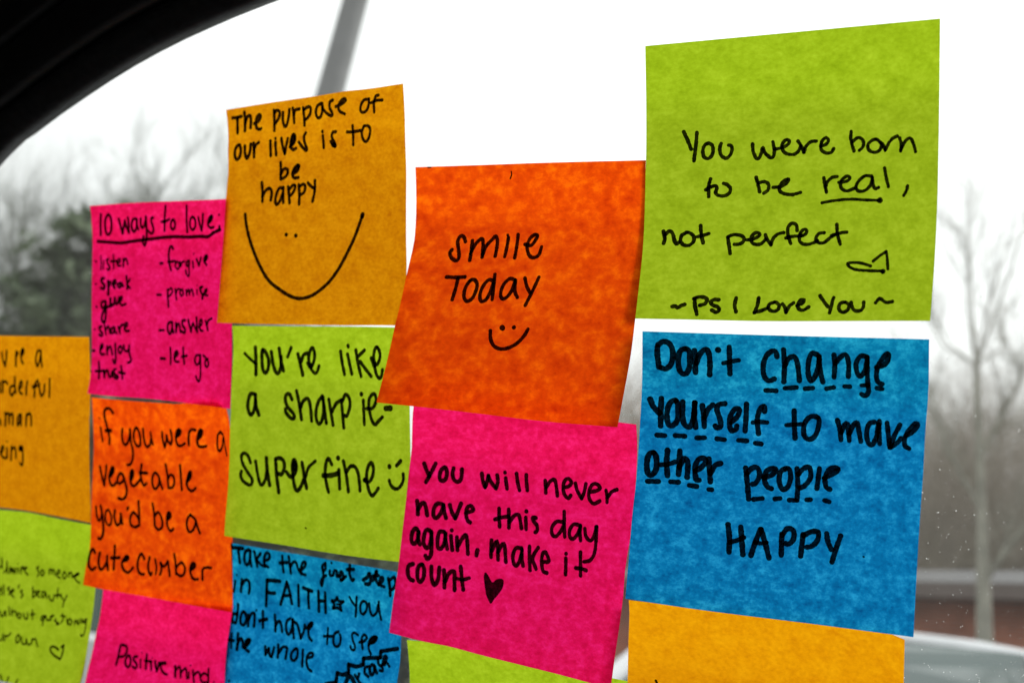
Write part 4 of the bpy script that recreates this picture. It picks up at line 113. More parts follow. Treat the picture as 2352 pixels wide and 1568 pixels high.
def paper(name,dark,mid,light,refl,cloud=.7,flk=.85,fs=.8,con=.265):
    """dyed note paper: light passing through shows the cloudy formation of the pulp and single bright fibres"""
    m,t=mat(name);L=t.links.new
    o=nd(t,'ShaderNodeOutputMaterial');uv=nd(t,'ShaderNodeUVMap');oi=nd(t,'ShaderNodeObjectInfo')
    off=nd(t,'ShaderNodeVectorMath',operation='SCALE');off.inputs[0].default_value=(913,571,377)
    L(oi.outputs['Random'],off.inputs['Scale'])
    ad=nd(t,'ShaderNodeVectorMath',operation='ADD');L(uv.outputs['UV'],ad.inputs[0]);L(off.outputs[0],ad.inputs[1])
    def noise(scale,detail,rough,sx=1,sy=1,dist=0):
        mp=nd(t,'ShaderNodeMapping');mp.inputs['Scale'].default_value=(sx,sy,1);L(ad.outputs[0],mp.inputs['Vector'])
        n=nd(t,'ShaderNodeTexNoise');n.inputs['Scale'].default_value=scale;n.inputs['Detail'].default_value=detail;n.inputs['Roughness'].default_value=rough;n.inputs['Distortion'].default_value=dist
        L(mp.outputs[0],n.inputs['Vector']);return n.outputs['Fac']
    big=noise(.2,3,.6,1,1.15);flock=noise(fs,4,.6,.9,1.15,.15);fib=noise(2.4,3,.6,.5,2.4,.4)
    def mth(op,a,b=0.0):
        x=nd(t,'ShaderNodeMath',operation=op)
        for i,v in enumerate((a,b)):
            if isinstance(v,(int,float)): x.inputs[i].default_value=v
            else: L(v,x.inputs[i])
        return x.outputs[0]
    f=mth('ADD',mth('ADD',mth('MULTIPLY',big,cloud),mth('MULTIPLY',flock,flk)),mth('MULTIPLY',fib,.30))
    r=nd(t,'ShaderNodeValToRGB');cr=r.color_ramp
    cr.elements[0].position=.0;cr.elements[0].color=rgb(dark);cr.elements[1].position=1;cr.elements[1].color=rgb(light)
    e=cr.elements.new(.5);e.color=rgb(mid)
    mr=nd(t,'ShaderNodeMapRange');c0=(cloud+flk+.3)/2;mr.inputs['From Min'].default_value=c0-con;mr.inputs['From Max'].default_value=c0+con
    L(f,mr.inputs['Value']);L(mr.outputs[0],r.inputs['Fac'])
    # scattered bright fibres
    fr=nd(t,'ShaderNodeMapRange');fr.inputs['From Min'].default_value=.68;fr.inputs['From Max'].default_value=.84;fr.inputs['To Max'].default_value=.4
    L(noise(3.2,2,.6,.45,2.2,1.2),fr.inputs['Value'])
    mx=nd(t,'ShaderNodeMix',data_type='RGBA');L(fr.outputs[0],mx.inputs['Factor']);L(r.outputs['Color'],mx.inputs['A']);mx.inputs['B'].default_value=rgb([min(.95,c*1.5+.02) for c in light])
    # the glued strip along the top lets a little more light through
    sp=nd(t,'ShaderNodeSeparateXYZ');L(uv.outputs['UV'],sp.inputs[0]);gm=nd(t,'ShaderNodeMapRange',interpolation_type='SMOOTHSTEP');gm.inputs['From Min'].default_value=50;gm.inputs['From Max'].default_value=66
    L(sp.outputs['Y'],gm.inputs['Value']);gx=nd(t,'ShaderNodeMix',data_type='RGBA',blend_type='MULTIPLY');L(gm.outputs[0],gx.inputs['Factor']);L(mx.outputs['Result'],gx.inputs['A']);gx.inputs['B'].default_value=(1.12,1.17,.96,1)
    tr=nd(t,'ShaderNodeBsdfTranslucent');L(gx.outputs['Result'],tr.inputs['Color'])
    df=nd(t,'ShaderNodeBsdfDiffuse');df.inputs['Color'].default_value=rgb(refl)
    bp=nd(t,'ShaderNodeBump');bp.inputs['Strength'].default_value=.12;bp.inputs['Distance'].default_value=.0002;L(fib,bp.inputs['Height']);L(bp.outputs[0],df.inputs['Normal'])
    a=nd(t,'ShaderNodeAddShader');L(tr.outputs[0],a.inputs[0]);L(df.outputs[0],a.inputs[1]);L(a.outputs[0],o.inputs['Surface']);return m
PAPER={
 'lime':paper('lime_paper',(.175,.250,.004),(.240,.335,.009),(.32,.42,.020),(.08,.11,.01),.8,.85,.8,.34),
 'orange':paper('orange_paper',(.42,.018,.0010),(.61,.052,.0014),(.82,.13,.002),(.12,.022,.003),1.1,.8,.42,.40),
 'mustard':paper('mustard_paper',(.37,.100,.0010),(.48,.168,.0012),(.58,.235,.003),(.12,.05,.004),.8,.9,.8,.33),
 'amber':paper('amber_paper',(.46,.145,.0010),(.56,.215,.0014),(.64,.275,.003),(.12,.05,.004),.8,.9,.8,.33),
 'pink':paper('pink_paper',(.43,.0018,.036),(.58,.0040,.078),(.72,.012,.16),(.13,.006,.03),.9,.85,.7,.34),
 'blue':paper('blue_paper',(.0010,.060,.19),(.0020,.135,.33),(.014,.27,.52),(.004,.03,.08),1.0,.9,.9,.35),
}
def ink_mat():
    m,t=mat('black_marker_ink');L=t.links.new
    o=nd(t,'ShaderNodeOutputMaterial');a=nd(t,'ShaderNodeBsdfTransparent');b=nd(t,'ShaderNodeBsdfDiffuse');x=nd(t,'ShaderNodeMixShader')
    a.inputs['Color'].default_value=(.035,.031,.031,1);b.inputs['Color'].default_value=(.010,.010,.012,1);x.inputs[0].default_value=.42
    tc=nd(t,'ShaderNodeTexCoord');nz=nd(t,'ShaderNodeTexNoise');nz.inputs['Scale'].default_value=900;nz.inputs['Detail'].default_value=3;L(tc.outputs['Object'],nz.inputs['Vector'])
    rp=nd(t,'ShaderNodeValToRGB');rp.color_ramp.elements[0].position=.35;rp.color_ramp.elements[1].position=.72;rp.color_ramp.elements[0].color=(.020,.018,.018,1);rp.color_ramp.elements[1].color=(.095,.085,.085,1);L(nz.outputs['Fac'],rp.inputs['Fac']);L(rp.outputs[0],a.inputs['Color'])
    L(a.outputs[0],x.inputs[1]);L(b.outputs[0],x.inputs[2]);L(x.outputs[0],o.inputs['Surface']);return m
INK=ink_mat()
def glass_mat():
    m,t=mat('window_glass');L=t.links.new
    o=nd(t,'ShaderNodeOutputMaterial');g=nd(t,'ShaderNodeNewGeometry')
    mr=nd(t,'ShaderNodeMapRange');mr.inputs['To Min'].default_value=1.5;mr.inputs['To Max'].default_value=1/1.5;L(g.outputs['Backfacing'],mr.inputs['Value'])
    f=nd(t,'ShaderNodeFresnel');L(mr.outputs[0],f.inputs['IOR'])
    a=nd(t,'ShaderNodeBsdfTransparent');a.inputs['Color'].default_value=(.965,.985,.975,1)
    b=nd(t,'ShaderNodeBsdfGlossy');b.inputs['Roughness'].default_value=.0
    x=nd(t,'ShaderNodeMixShader');L(f.outputs[0],x.inputs[0]);# thin uneven pale film on the pane, mixed in to imitate veiling haze
    tc=nd(t,'ShaderNodeTexCoord');nz=nd(t,'ShaderNodeTexNoise');nz.inputs['Scale'].default_value=14;nz.inputs['Detail'].default_value=6;nz.inputs['Distortion'].default_value=.6;L(tc.outputs['Object'],nz.inputs['Vector'])
    fm=nd(t,'ShaderNodeMapRange');fm.inputs['From Min'].default_value=.3;fm.inputs['From Max'].default_value=.75;fm.inputs['To Min'].default_value=.005;fm.inputs['To Max'].default_value=.026;L(nz.outputs['Fac'],fm.inputs['Value'])
    tl=nd(t,'ShaderNodeBsdfTranslucent');tl.inputs['Color'].default_value=(.8,.79,.77,1);y=nd(t,'ShaderNodeMixShader');L(fm.outputs[0],y.inputs[0]);L(a.outputs[0],y.inputs[1]);L(tl.outputs[0],y.inputs[2])
    L(y.outputs[0],x.inputs[1]);L(b.outputs[0],x.inputs[2]);L(x.outputs[0],o.inputs['Surface']);return m
GLASS=glass_mat()
def dust_mat():
    m,t=mat('dried_dust');L=t.links.new
    o=nd(t,'ShaderNodeOutputMaterial');a=nd(t,'ShaderNodeBsdfTransparent');b=nd(t,'ShaderNodeBsdfTranslucent');b.inputs['Color'].default_value=(.8,.8,.78,1)
    x=nd(t,'ShaderNodeMixShader');x.inputs[0].default_value=.62;L(a.outputs[0],x.inputs[1]);L(b.outputs[0],x.inputs[2]);L(x.outputs[0],o.inputs['Surface']);return m
# ---------------------------------------------------------------- helpers
def tag(o,label=None,cat=None,group=None,kind=None):
    for k,v in (('label',label),('category',cat),('group',group),('kind',kind)):
        if v: o[k]=v
    return o
def mesh(name,verts,faces,m,parent=None,smooth=False,uvs=None):
    me=bpy.data.meshes.new(name);me.from_pydata([tuple(v) for v in verts],[],faces);me.update()
    if uvs:
        l=me.uv_layers.new(name='UVMap')
        for lp in me.loops: l.data[lp.index].uv=uvs[lp.vertex_index]
    if smooth: me.polygons.foreach_set('use_smooth',[True]*len(me.polygons))
    if m: me.materials.append(m)
    o=bpy.data.objects.new(name,me);COL.objects.link(o)
    if parent: o.parent=parent
    return o
def empty(name,loc=(0,0,0),rot=None,label=None,cat=None,group=None):
    o=bpy.data.objects.new(name,None);COL.objects.link(o)
    if rot is not None: o.matrix_world=Matrix.Translation(loc)@rot.to_4x4()
    else: o.location=loc
    o.empty_display_size=.02
    return tag(o,label,cat,group)
# frame of the window pane: s along the pane, t up the pane, w into the cabin (all mm)
GROT=Matrix((GEO['es'],GEO['et'],GEO['en'])).transposed()
def gl(s,t,w): return GO+GROT@Vector((s/1000,t/1000,w/1000))
# ---------------------------------------------------------------- sticky notes
def pts3(s): return [Vector(map(float,q.split(','))) for q in s.split()]
class Sheet:
    def __init__(S,n):
        S.T,S.B,S.L,S.R=(pts3(n[k]) for k in 'TBLR')
    def e(S,A,t):
        x=min(max(t,0),1)*(len(A)-1);i=min(int(x),len(A)-2);return A[i].lerp(A[i+1],x-i)
    def p(S,u,v):
        T,B,L,R=S.T,S.B,S.L,S.R
        return (1-v)*S.e(T,u)+v*S.e(B,u)+(1-u)*S.e(L,v)+u*S.e(R,v)-((1-u)*(1-v)*T[0]+u*(1-v)*T[-1]+(1-u)*v*B[0]+u*v*B[-1])
    def frame(S,u,v):
        h=.004;du=S.p(min(u+h,1),v)-S.p(max(u-h,0),v);dv=S.p(u,min(v+h,1))-S.p(u,max(v-h,0))
        n=dv.cross(du);n.normalize();return n if n.z>0 else -n
def catmull(P,step):
    if len(P)<3:
        n=max(1,int((P[1]-P[0]).length/step));return [P[0].lerp(P[1],i/n) for i in range(n+1)]
    out=[]
    closed=(P[0]-P[-1]).length<.25
    for i in range(len(P)-1):
        a=P[i-1] if i else (P[-2] if closed else P[0]*2-P[1]);b,c=P[i],P[i+1];d=P[i+2] if i+2<len(P) else (P[1] if closed else P[-1]*2-P[-2])
        n=max(1,int((c-b).length/step))
        for k in range(n):
            x=k/n;out.append(.5*((2*b)+(c-a)*x+(2*a-5*b+4*c-d)*x*x+(3*b-a-3*c+d)*x**3))
    out.append(P[-1]);return out
def build_note(key,label,rough=0.0):
    n=NOTES[key];S=Sheet(n);o0=S.p(.5,0)
    root=empty('sticky_note',gl(*o0),GROT,label,'sticky note','square sticky notes on the inside of the car window')
    G=40;V=[];UV=[]
    for j in range(G+1):
        for i in range(G+1):
            u,v=i/G,j/G;V.append((S.p(u,v)-o0)/1000);UV.append((u*76,(1-v)*76))
    F=[(j*(G+1)+i,(j+1)*(G+1)+i,(j+1)*(G+1)+i+1,j*(G+1)+i+1) for j in range(G) for i in range(G)]
    mesh('paper',V,F,PAPER[n['col']],root,True,UV)
    rnd=random.Random(key)
    for pn,ss in n['parts'].items():
        V=[];F=[];lay=0
        def put(x,y,e):
            u,v=x/76,y/76;uu,vv=min(max(u,0),1),min(max(v,0),1)
            q=S.p(uu,vv)+S.frame(uu,vv)*e
            return (q-o0)/1000
        for st in ss.split(';'):
            a=list(map(int,st.split()));w=a[0]/1000;P=[Vector((a[i]/5000*76,a[i+1]/5000*76)) for i in range(1,len(a),2)]
            e=.045+.0012*(lay%30);lay+=1
            if w<0:   # filled outline
                Q=catmull(P+[P[0]],.3)[:-1];c=sum(Q,Vector((0,0)))/len(Q)
                rings=6;b=len(V);V.append(put(c.x,c.y,e))
                for r in range(1,rings+1):
                    for q in Q: z=c.lerp(q,r/rings);V.append(put(z.x,z.y,e))
                m=len(Q)
                for i in range(m): F.append((b,b+1+i,b+1+(i+1)%m))
                for r in range(rings-1):
                    for i in range(m):
                        p,q=b+1+r*m+i,b+1+r*m+(i+1)%m;F.append((p,p+m,q+m,q))
                continue
            Q=catmull(P,.28);r=w/2;ph=rnd.random()*9
            if len(Q)==1 or (Q[0]-Q[-1]).length<.01 and len(Q)<3: Q=[P[0],P[0]+Vector((.05,.05))]
            L=[];tot=len(Q)
            for i,q in enumerate(Q):
                d=(Q[min(i+1,tot-1)]-Q[max(i-1,0)])
                if d.length<1e-6: d=Vector((1,0))
                d.normalize();nr=Vector((-d.y,d.x))
                k=1+.05*math.sin(i*.55+ph)+.035*math.sin(i*1.7+ph*3)
                ra=r*(k+rough*rnd.uniform(-1,1));rb=r*(k+rough*rnd.uniform(-1,1))
                L.append((q,nr,ra,rb,d))
            # round caps
            def cap(q,nr,d,rr,sg): 
                return [q+nr*rr*math.cos(a)+d*sg*rr*math.sin(a)*.95 for a in (math.radians(x) for x in (30,60,90,120,150))]
            b=len(V)
            for q,nr,ra,rb,d in L:
                x=q+nr*ra;y=q-nr*rb;V.append(put(x.x,x.y,e));V.append(put(y.x,y.y,e))
            for i in range(tot-1): F.append((b+2*i,b+2*i+1,b+2*i+3,b+2*i+2))
            for idx,sg in ((0,-1),(tot-1,1)):
                q,nr,ra,rb,d=L[idx];cp=cap(q,nr,d,(ra+rb)/2,sg);c0=len(V)
                for z in cp: V.append(put(z.x,z.y,e))
                F.append(tuple([b+2*idx]+list(range(c0,c0+5))+[b+2*idx+1]))
        mesh(pn,V,F,INK,root)
    return root
build_note('lime1','lime green note, topmost at the right, reading You were born to be real, not perfect',.10)
build_note('blue1','blue note reading Don\'t change yourself, right below the topmost lime green note',.05)
build_note('orange1','orange note curling off the glass, reading smile Today over a smiley face',.02)
build_note('must1','mustard yellow note with a very wide smiley mouth under The purpose of our lives',.02)
build_note('mag1','dark pink note listing 10 ways to love in two columns',.03)
build_note('lime2','lime green note reading super fine, below the mustard note with the wide smile',.03)
build_note('pink1','pink note reading You will never have this day again, with a solid black heart',.03)
build_note('blue2','blue note reading Take the first step in FAITH, with a star and drawn stairs',.03)
build_note('orange2','orange note reading if you were a vegetable, below the pink list note',.02)
build_note('must2','mustard yellow note cut by the left edge, with faint blurred writing ending in being',.02)
build_note('lime3','lime green note in the bottom left corner, with small blurred writing and a heart outline',.02)
build_note('pink2','pink note at the bottom reading Positive mind, left of the blue stairs note',.02)
build_note('lime4','blank lime green note edge peeking out below the pink note with the heart',.02)
build_note('must3','mustard yellow note at the bottom right, tucked under the blue HAPPY note',.02)
# ---------------------------------------------------------------- the car around the camera
M_rubber=simple('black_rubber',(.028,.029,.032),.38,.3,300,bump=.2,spec=.5)
M_frame=simple('black_door_frame',(.006,.006,.007),.38,.3,200,bump=.15)
M_lining=simple('grey_brown_headliner',(.045,.038,.032),.95,.35,600,bump=.6,spec=.1)
M_plastic=simple('dark_cabin_plastic',(.018,.018,.019),.6,.3,120,bump=.3)
M_seat=simple('charcoal_seat_fabric',(.03,.03,.033),.9,.4,400,bump=.5,spec=.1)
car=empty('car',gl(0,0,0),GROT,'dark car interior seen from inside, its side window covered with sticky notes','car')
OUT=[Vector(p) for p in GEO['frame']]
OUT=[Vector((-470,-215)),Vector((-452,-150)),Vector((-400,-70)),Vector((-345,-5)),Vector((-292,42))]+OUT+[Vector((-70,120.3)),Vector((-20,124)),Vector((60,127)),Vector((160,126)),Vector((240,121)),Vector((290,108)),Vector((318,80)),Vector((330,30)),Vector((338,-60)),Vector((342,-150)),Vector((336,-200)),Vector((310,-222)),Vector((200,-228)),Vector((0,-232)),Vector((-200,-232)),Vector((-420,-230)),Vector((-455,-226))]
OUT=[p for p in catmull(OUT+[OUT[0]],9)][:-1]
def offs(P,d):
    R=[];n=len(P)
    for i in range(n):
        t=(P[(i+2)%n]-P[i-2]).normalized();R.append(P[i]+Vector((-t.y,t.x))*d)
    return R
def ring(name,prof,m,rect=None,parent=car):
    V=[];F=[];n=len(OUT)
    for d,w in prof:
        for p in offs(OUT,d): V.append((p.x/1000,p.y/1000,w/1000))
    k=len(prof)
    if rect:
        x0,x1,y0,y1,w=rect;c=Vector((0,-50))
        for p in offs(OUT,prof[-1][0]):
            q=p-c;f=min((x1-c.x)/q.x if q.x>1e-6 else 1e9,(x0-c.x)/q.x if q.x<-1e-6 else 1e9,(y1-c.y)/q.y if q.y>1e-6 else 1e9,(y0-c.y)/q.y if q.y<-1e-6 else 1e9)
            z=c+q*f;V.append((z.x/1000,z.y/1000,w/1000))
        k+=1
    for a in range(k-1):
        for i in range(n): F.append((a*n+i,a*n+(i+1)%n,(a+1)*n+(i+1)%n,(a+1)*n+i))
    return mesh(name,V,F,m,parent,True)
ring('weather_strip',[(14,-6),(1,-6),(0,-5),(-.3,.6),(.3,1.6),(2.5,2.6),(6,4.6),(9,5.2),(10.3,3.6),(11.5,3.2)],M_rubber)
ring('window_frame',[(11.5,3.2),(12.5,6.5),(14,8),(20,10.5),(26,12),(27.2,12.2),(28,9.5),(29,9.5),(29.6,13),(32,14),(38,15)],M_frame)
ring('door_trim',[(38,15),(40,11),(41.5,11),(43,16),(50,20),(70,26)],M_lining,rect=(-1000,900,-930,190,40))
# pane
n=len(OUT);G1=offs(OUT,8)
V=[(p.x/1000,p.y/1000,0) for p in G1]+[(p.x/1000,p.y/1000,-.004) for p in G1]
F=[tuple(range(n))[::-1],tuple(range(n,2*n))]+[(i,(i+1)%n,n+(i+1)%n,n+i) for i in range(n)]
pane=mesh('window_glass',V,F,GLASS,car)
rnd=random.Random(5);V=[];F=[]
def speck(s,t,r,w=-4.15,asp=1):
    b=len(V);k=rnd.choice((5,6,7));a0=rnd.random()*6.28
    for i in range(k):
        a=a0+6.283*i/k;rr=r*rnd.uniform(.55,1.2);V.append(((s+rr*math.cos(a)*asp)/1000,(t+rr*math.sin(a))/1000,w/1000))
    F.append(tuple(range(b,b+k)))
for i in range(5200):
    s,t=rnd.uniform(-260,180),rnd.uniform(-190,125)
    if s>50 and rnd.random()<.1: pass
    speck(s,t,rnd.choice((.05,.06,.07,.09,.12)))
for i in range(1900):
    s=rnd.gauss(105,38);t=rnd.uniform(-125,25);speck(s,t,rnd.choice((.05,.06,.07,.08,.10,.13,.18)))
for i in range(160):
    s,t=rnd.uniform(-200,170),rnd.uniform(-150,110);r=rnd.uniform(.08,.2)
    for k in range(rnd.randint(2,7)): speck(s+rnd.gauss(0,r),t+rnd.gauss(0,r),r*rnd.uniform(.3,.9),-4.15-.002*k,rnd.uniform(.5,1.6))
for i in range(70):
    s,t=rnd.uniform(-220,170),rnd.uniform(-150,60)
    for k in range(rnd.randint(3,8)): speck(s+k*.25,t-k*rnd.uniform(.1,.3),.06)
d=mesh('dust_speck',V,F,dust_mat(),pane);tag(d,kind='stuff')
# cabin shell (car axes: X along the car, Y outward through this window)
ax=Vector((GEO['es'][0],GEO['es'][1],0)).normalized();ay=Vector((-ax.y,ax.x,0))
if ay.y<0: ay=-ay
CR_=Matrix((ax,ay,Vector((0,0,1)))).transposed();CINV=(Matrix.Translation(gl(0,0,0))@GROT.to_4x4()).inverted()
def cw(x,y,z): return CINV@(CR_@Vector((x,y,z)))
def carmesh(name,V,F,m,smooth=False): return mesh(name,[cw(*v) for v in V],F,m,car,smooth)
def boxes(L):
    V=[];F=[]
    for x0,x1,y0,y1,z0,z1 in L:
        b=len(V);V+=[(x,y,z) for z in (z0,z1) for y in (y0,y1) for x in (x0,x1)]
        F+=[tuple(b+i for i in f) for f in ((0,2,3,1),(4,5,7,6),(0,1,5,4),(2,6,7,3),(0,4,6,2),(1,3,7,5))]
    return V,F
tp=[CR_.transposed()@gl(s,190,40) for s in (-1000,900)]
yt,zt=tp[0].y,tp[0].z
V=[];F=[];NX,NY=16,18
for j in range(NY+1):
    v=j/NY;y=yt+(-1.22-yt)*v
    for i in range(NX+1):
        u=i/NX;x=-1.02+1.94*u+tp[0].x*0;z=zt+.055*math.sin(math.pi*v)-.02*(2*u-1)**2*math.sin(math.pi*v)
        V.append((x,y,z))
F=[(j*(NX+1)+i,j*(NX+1)+i+1,(j+1)*(NX+1)+i+1,(j+1)*(NX+1)+i) for j in range(NY) for i in range(NX)]
carmesh('roof_lining',V,F,M_lining,True)
V,F=boxes([(-1.05,.95,-1.26,-1.22,.3,1.0),(-1.05,-.62,-1.26,-1.22,1.0,1.5),(.5,.95,-1.26,-1.22,1.0,1.5),(-1.05,.95,-1.26,-1.2,1.36,1.52)])
carmesh('far_door',V,F,M_plastic)
V,F=boxes([(-1.09,-1.0,-1.24,.14,.3,1.55),(.9,.97,-1.24,.14,.3,.95),(.9,.97,-1.24,.14,1.38,1.55),(-1.05,.95,-1.24,.5,.25,.3)])
carmesh('cabin_panel',V,F,M_plastic)
def rbox(c,s,r,name,m):
    bm=bmesh.new();bmesh.ops.create_cube(bm,size=1)
    for v in bm.verts: v.co=Vector((v.co.x*s[0]+c[0],v.co.y*s[1]+c[1],v.co.z*s[2]+c[2]))
    bmesh.ops.bevel(bm,geom=list(bm.edges),offset=r,segments=3,affect='EDGES',profile=.6)
    V=[tuple(v.co) for v in bm.verts];F=[tuple(v.index for v in f.verts) for f in bm.faces];bm.free()
    return carmesh(name,V,F,m,True)
rbox((.25,-.28,.52),(.5,.5,.16),.05,'seat_cushion',M_seat);rbox((.56,-.28,.85),(.14,.5,.62),.05,'seat_back',M_seat);rbox((.6,-.28,1.24),(.1,.26,.17),.04,'head_rest',M_seat)
# ---------------------------------------------------------------- outside: materials
M_pale=simple('pale_lichen_bark',(.28,.27,.225),.9,.25,4)
M_bark=simple('grey_bark',(.17,.185,.15),.9,.35,6,bump=.6)
M_bark2=simple('brown_twig_bark',(.37,.325,.285),.9,.3,5)
M_ever=simple('evergreen_needles',(.10,.145,.075),.8,.5,1.2,col2=(.165,.21,.12))
M_conc=simple('weathered_pole',(.23,.23,.235),.85,.12,3,bump=.2)
M_brick=simple('red_brick',(.56,.20,.12),.85,.22,2.5)
M_mortar=simple('mortar',(.40,.37,.34),.9,.1,5)
M_roof=simple('grey_shingle',(.085,.082,.084),.85,.2,3)
M_trim=simple('white_trim',(.72,.72,.71),.5,.05,3)
M_darkglass=simple('dark_window_pane',(.03,.045,.05),.08,.2,2)
M_asph=simple('asphalt',(.10,.10,.102),.9,.2,3,bump=.3)
M_grass=simple('winter_grass',(.11,.12,.05),.95,.35,4)
M_conc2=simple('concrete_kerb',(.45,.44,.42),.9,.12,5)
M_silver=simple('pale_silver_paint',(.62,.63,.65),.25,.03,4,metal=.3,spec=.6)
M_carglass=simple('tinted_car_glass',(.04,.07,.066),.05,.1,2,spec=.3)
M_tyre=simple('tyre_rubber',(.02,.02,.02),.8,.2,20)
M_rim=simple('alloy_rim',(.5,.5,.52),.3,.1,10,metal=.9)
M_rim2=simple('brown_gutter_paint',(.12,.09,.08),.5,.1,4)
M_lamp=simple('clear_lamp_lens',(.7,.72,.72),.15,.05,8)
M_red=simple('red_lamp_lens',(.45,.02,.02),.2,.1,8)
CP=Vector(GEO['cam']);RR,UU,FF=(Vector(GEO[k]) for k in 'RUF');FD=GEO['lens']/36*2352
def ray(x,y):
    d=FF+RR*((x-1176)/FD)-UU*((y-784)/FD);return d
def at(x,y,dist):
    """point at a horizontal distance (m) from the camera, seen in direction (x,y)"""
    d=ray(x,y);return CP+d*(dist/math.hypot(d.x,d.y))
def az(x,y=1500): 
    d=ray(x,y);return math.atan2(d.x,d.y)
def pol(a,r,z=0): return Vector((math.sin(a)*r,math.cos(a)*r,z))
# ground sheets
def sheet(name,pts,z,m): 
    o=mesh(name,[(p[0],p[1],z) for p in pts],[tuple(range(len(pts)))],m);return tag(o,kind='structure')
sheet('ground',[(-900,-900),(900,-900),(900,900),(-900,900)],0,M_grass)
sheet('parking_lot',[(-60,-12),(60,-12),(60,13.5),(-60,13.5)],.004,M_asph)
V,F=[],[]
def addbox(V,F,x0,x1,y0,y1,z0,z1):
    b=len(V);V+=[(x,y,z) for z in (z0,z1) for y in (y0,y1) for x in (x0,x1)]
    F+=[tuple(b+i for i in f) for f in ((0,2,3,1),(4,5,7,6),(0,1,5,4),(2,6,7,3),(0,4,6,2),(1,3,7,5))]
addbox(V,F,-60,60,13.5,13.65,0,.13);tag(mesh('kerb',V,F,M_conc2),kind='structure')
V,F=[],[]
for k in range(-8,9): addbox(V,F,k*2.7+.3,k*2.7+.4,8.3,13.2,.004,.008)
tag(mesh('parking_bay_line',V,F,M_trim),kind='structure')
# ---- trees
def tube(V,F,a,b,ra,rb,n=5):
    d=(b-a);l=d.length
    if l<1e-6: return
    d/=l;x=d.orthogonal().normalized();y=d.cross(x);o=len(V)
    for p,r in ((a,ra),(b,rb)):
        for i in range(n): t=6.2832*i/n;V.append(p+x*(r*math.cos(t))+y*(r*math.sin(t)))
    for i in range(n): F.append((o+i,o+(i+1)%n,o+n+(i+1)%n,o+n+i))
def branch(rnd,V,F,W,G,p,d,l,r,lev,maxlev,up=.15,twig=1):
    seg=4;q=p.copy();dd=d.normalized();pts=[]
    for i in range(seg):
        dd=(dd+Vector((rnd.gauss(0,.13),rnd.gauss(0,.13),rnd.gauss(0,.08)+up*.12))).normalized()
        z=q+dd*l/seg;ra=r*(1-i/seg*.55);rb=r*(1-(i+1)/seg*.55);tube(V if lev<2 else W,F if lev<2 else G,q,z,ra,rb,6 if lev<2 else 3);q=z;pts.append((z.copy(),dd.copy(),rb))
    if lev>=maxlev: return
    kids={0:5,1:6,2:6,3:5}.get(lev,4)
    for k in range(kids):
        i=rnd.randint(0 if lev else 1,seg-1);a,b,rr=pts[i]
        side=b.orthogonal().normalized();side.rotate(Matrix.Rotation(rnd.random()*6.283,3,b))
        nd_=(b*rnd.uniform(.75,1.2)+side*rnd.uniform(.5,.95)+Vector((0,0,up))).normalized()
        branch(rnd,V,F,W,G,a,nd_,l*rnd.uniform(.5,.72),rr*rnd.uniform(.5,.7),lev+1,maxlev,up)
    a,b,rr=pts[-1];branch(rnd,V,F,W,G,a,b,l*.62,rr,lev+1,maxlev,up)
def bare_tree(seed,h,r,label,loc,rz,group,m=M_bark,m2=M_bark2,trunk=.4,maxlev=4,up=.2):
    rnd=random.Random(seed);V,F,W,G=[],[],[],[]
    t=trunk*h;q=Vector((0,0,-.1));n=4
    for i in range(n):
        z=Vector((rnd.gauss(0,.03),rnd.gauss(0,.03),t*(i+1)/n));tube(V,F,q,z,r*(1.15-.1*i),r*(1.05-.1*i),8);q=z
    for k in range(4):
        a=k*1.57+rnd.uniform(-.5,.5);branch(rnd,V,F,W,G,q,Vector((math.cos(a)*.5,math.sin(a)*.5,1)),(h-t)*rnd.uniform(.42,.52),r*.5,1,maxlev,up)
    root=empty('bare_tree',loc,None,label,'tree',group);root.rotation_euler.z=rz
    mesh('trunk',V,F,m,root);o=mesh('crown',W,G,m2,root);tag(o,kind='stuff');return root
def copy_tree(o,parent=None):
    c=o.copy();COL.objects.link(c);c.parent=parent
    for ch in [x for x in bpy.data.objects if x.parent==o and x is not c]: copy_tree(ch,c)
    return c
def evergreen(seed,h,rad,label,loc,group):
    rnd=random.Random(seed);V,F,W,G=[],[],[],[]
    tube(V,F,Vector((0,0,-.1)),Vector((0,0,h*.5)),.022*h,.014*h,8);tube(V,F,Vector((0,0,h*.5)),Vector((0,0,h)),.014*h,.003*h,6)
    for k in range(90):
        z=h*(.08+.9*(k/90)**.9);L=rad*(1-(z/h))**.75*rnd.uniform(.6,1.1)+.25;a=rnd.random()*6.283
        d=Vector((math.cos(a),math.sin(a),rnd.uniform(-.15,.25)));p=Vector((0,0,z));tube(V,F,p,p+d*L,.02+.01*L,.008,4)
        for j in range(int(30+L*24)):
            f=rnd.uniform(.12,1.05);c=p+d*L*f+Vector((rnd.gauss(0,.17),rnd.gauss(0,.17),rnd.gauss(0,.14)))*(1.1-.3*f)*(.5+.25*L)
            s=rnd.uniform(.12,.28);u=Vector((rnd.gauss(0,1),rnd.gauss(0,1),rnd.gauss(0,.6))).normalized();v=u.orthogonal().normalized();v.rotate(Matrix.Rotation(rnd.random()*6.28,3,u))
            b=len(W);W+= [c-u*s,c+v*s*.35,c+u*s,c-v*s*.35];G.append((b,b+1,b+2,b+3))
    root=empty('evergreen_tree',loc,None,label,'tree',group);mesh('trunk',V,F,M_bark,root);o=mesh('crown',W,G,M_ever,root);tag(o,kind='stuff');return root
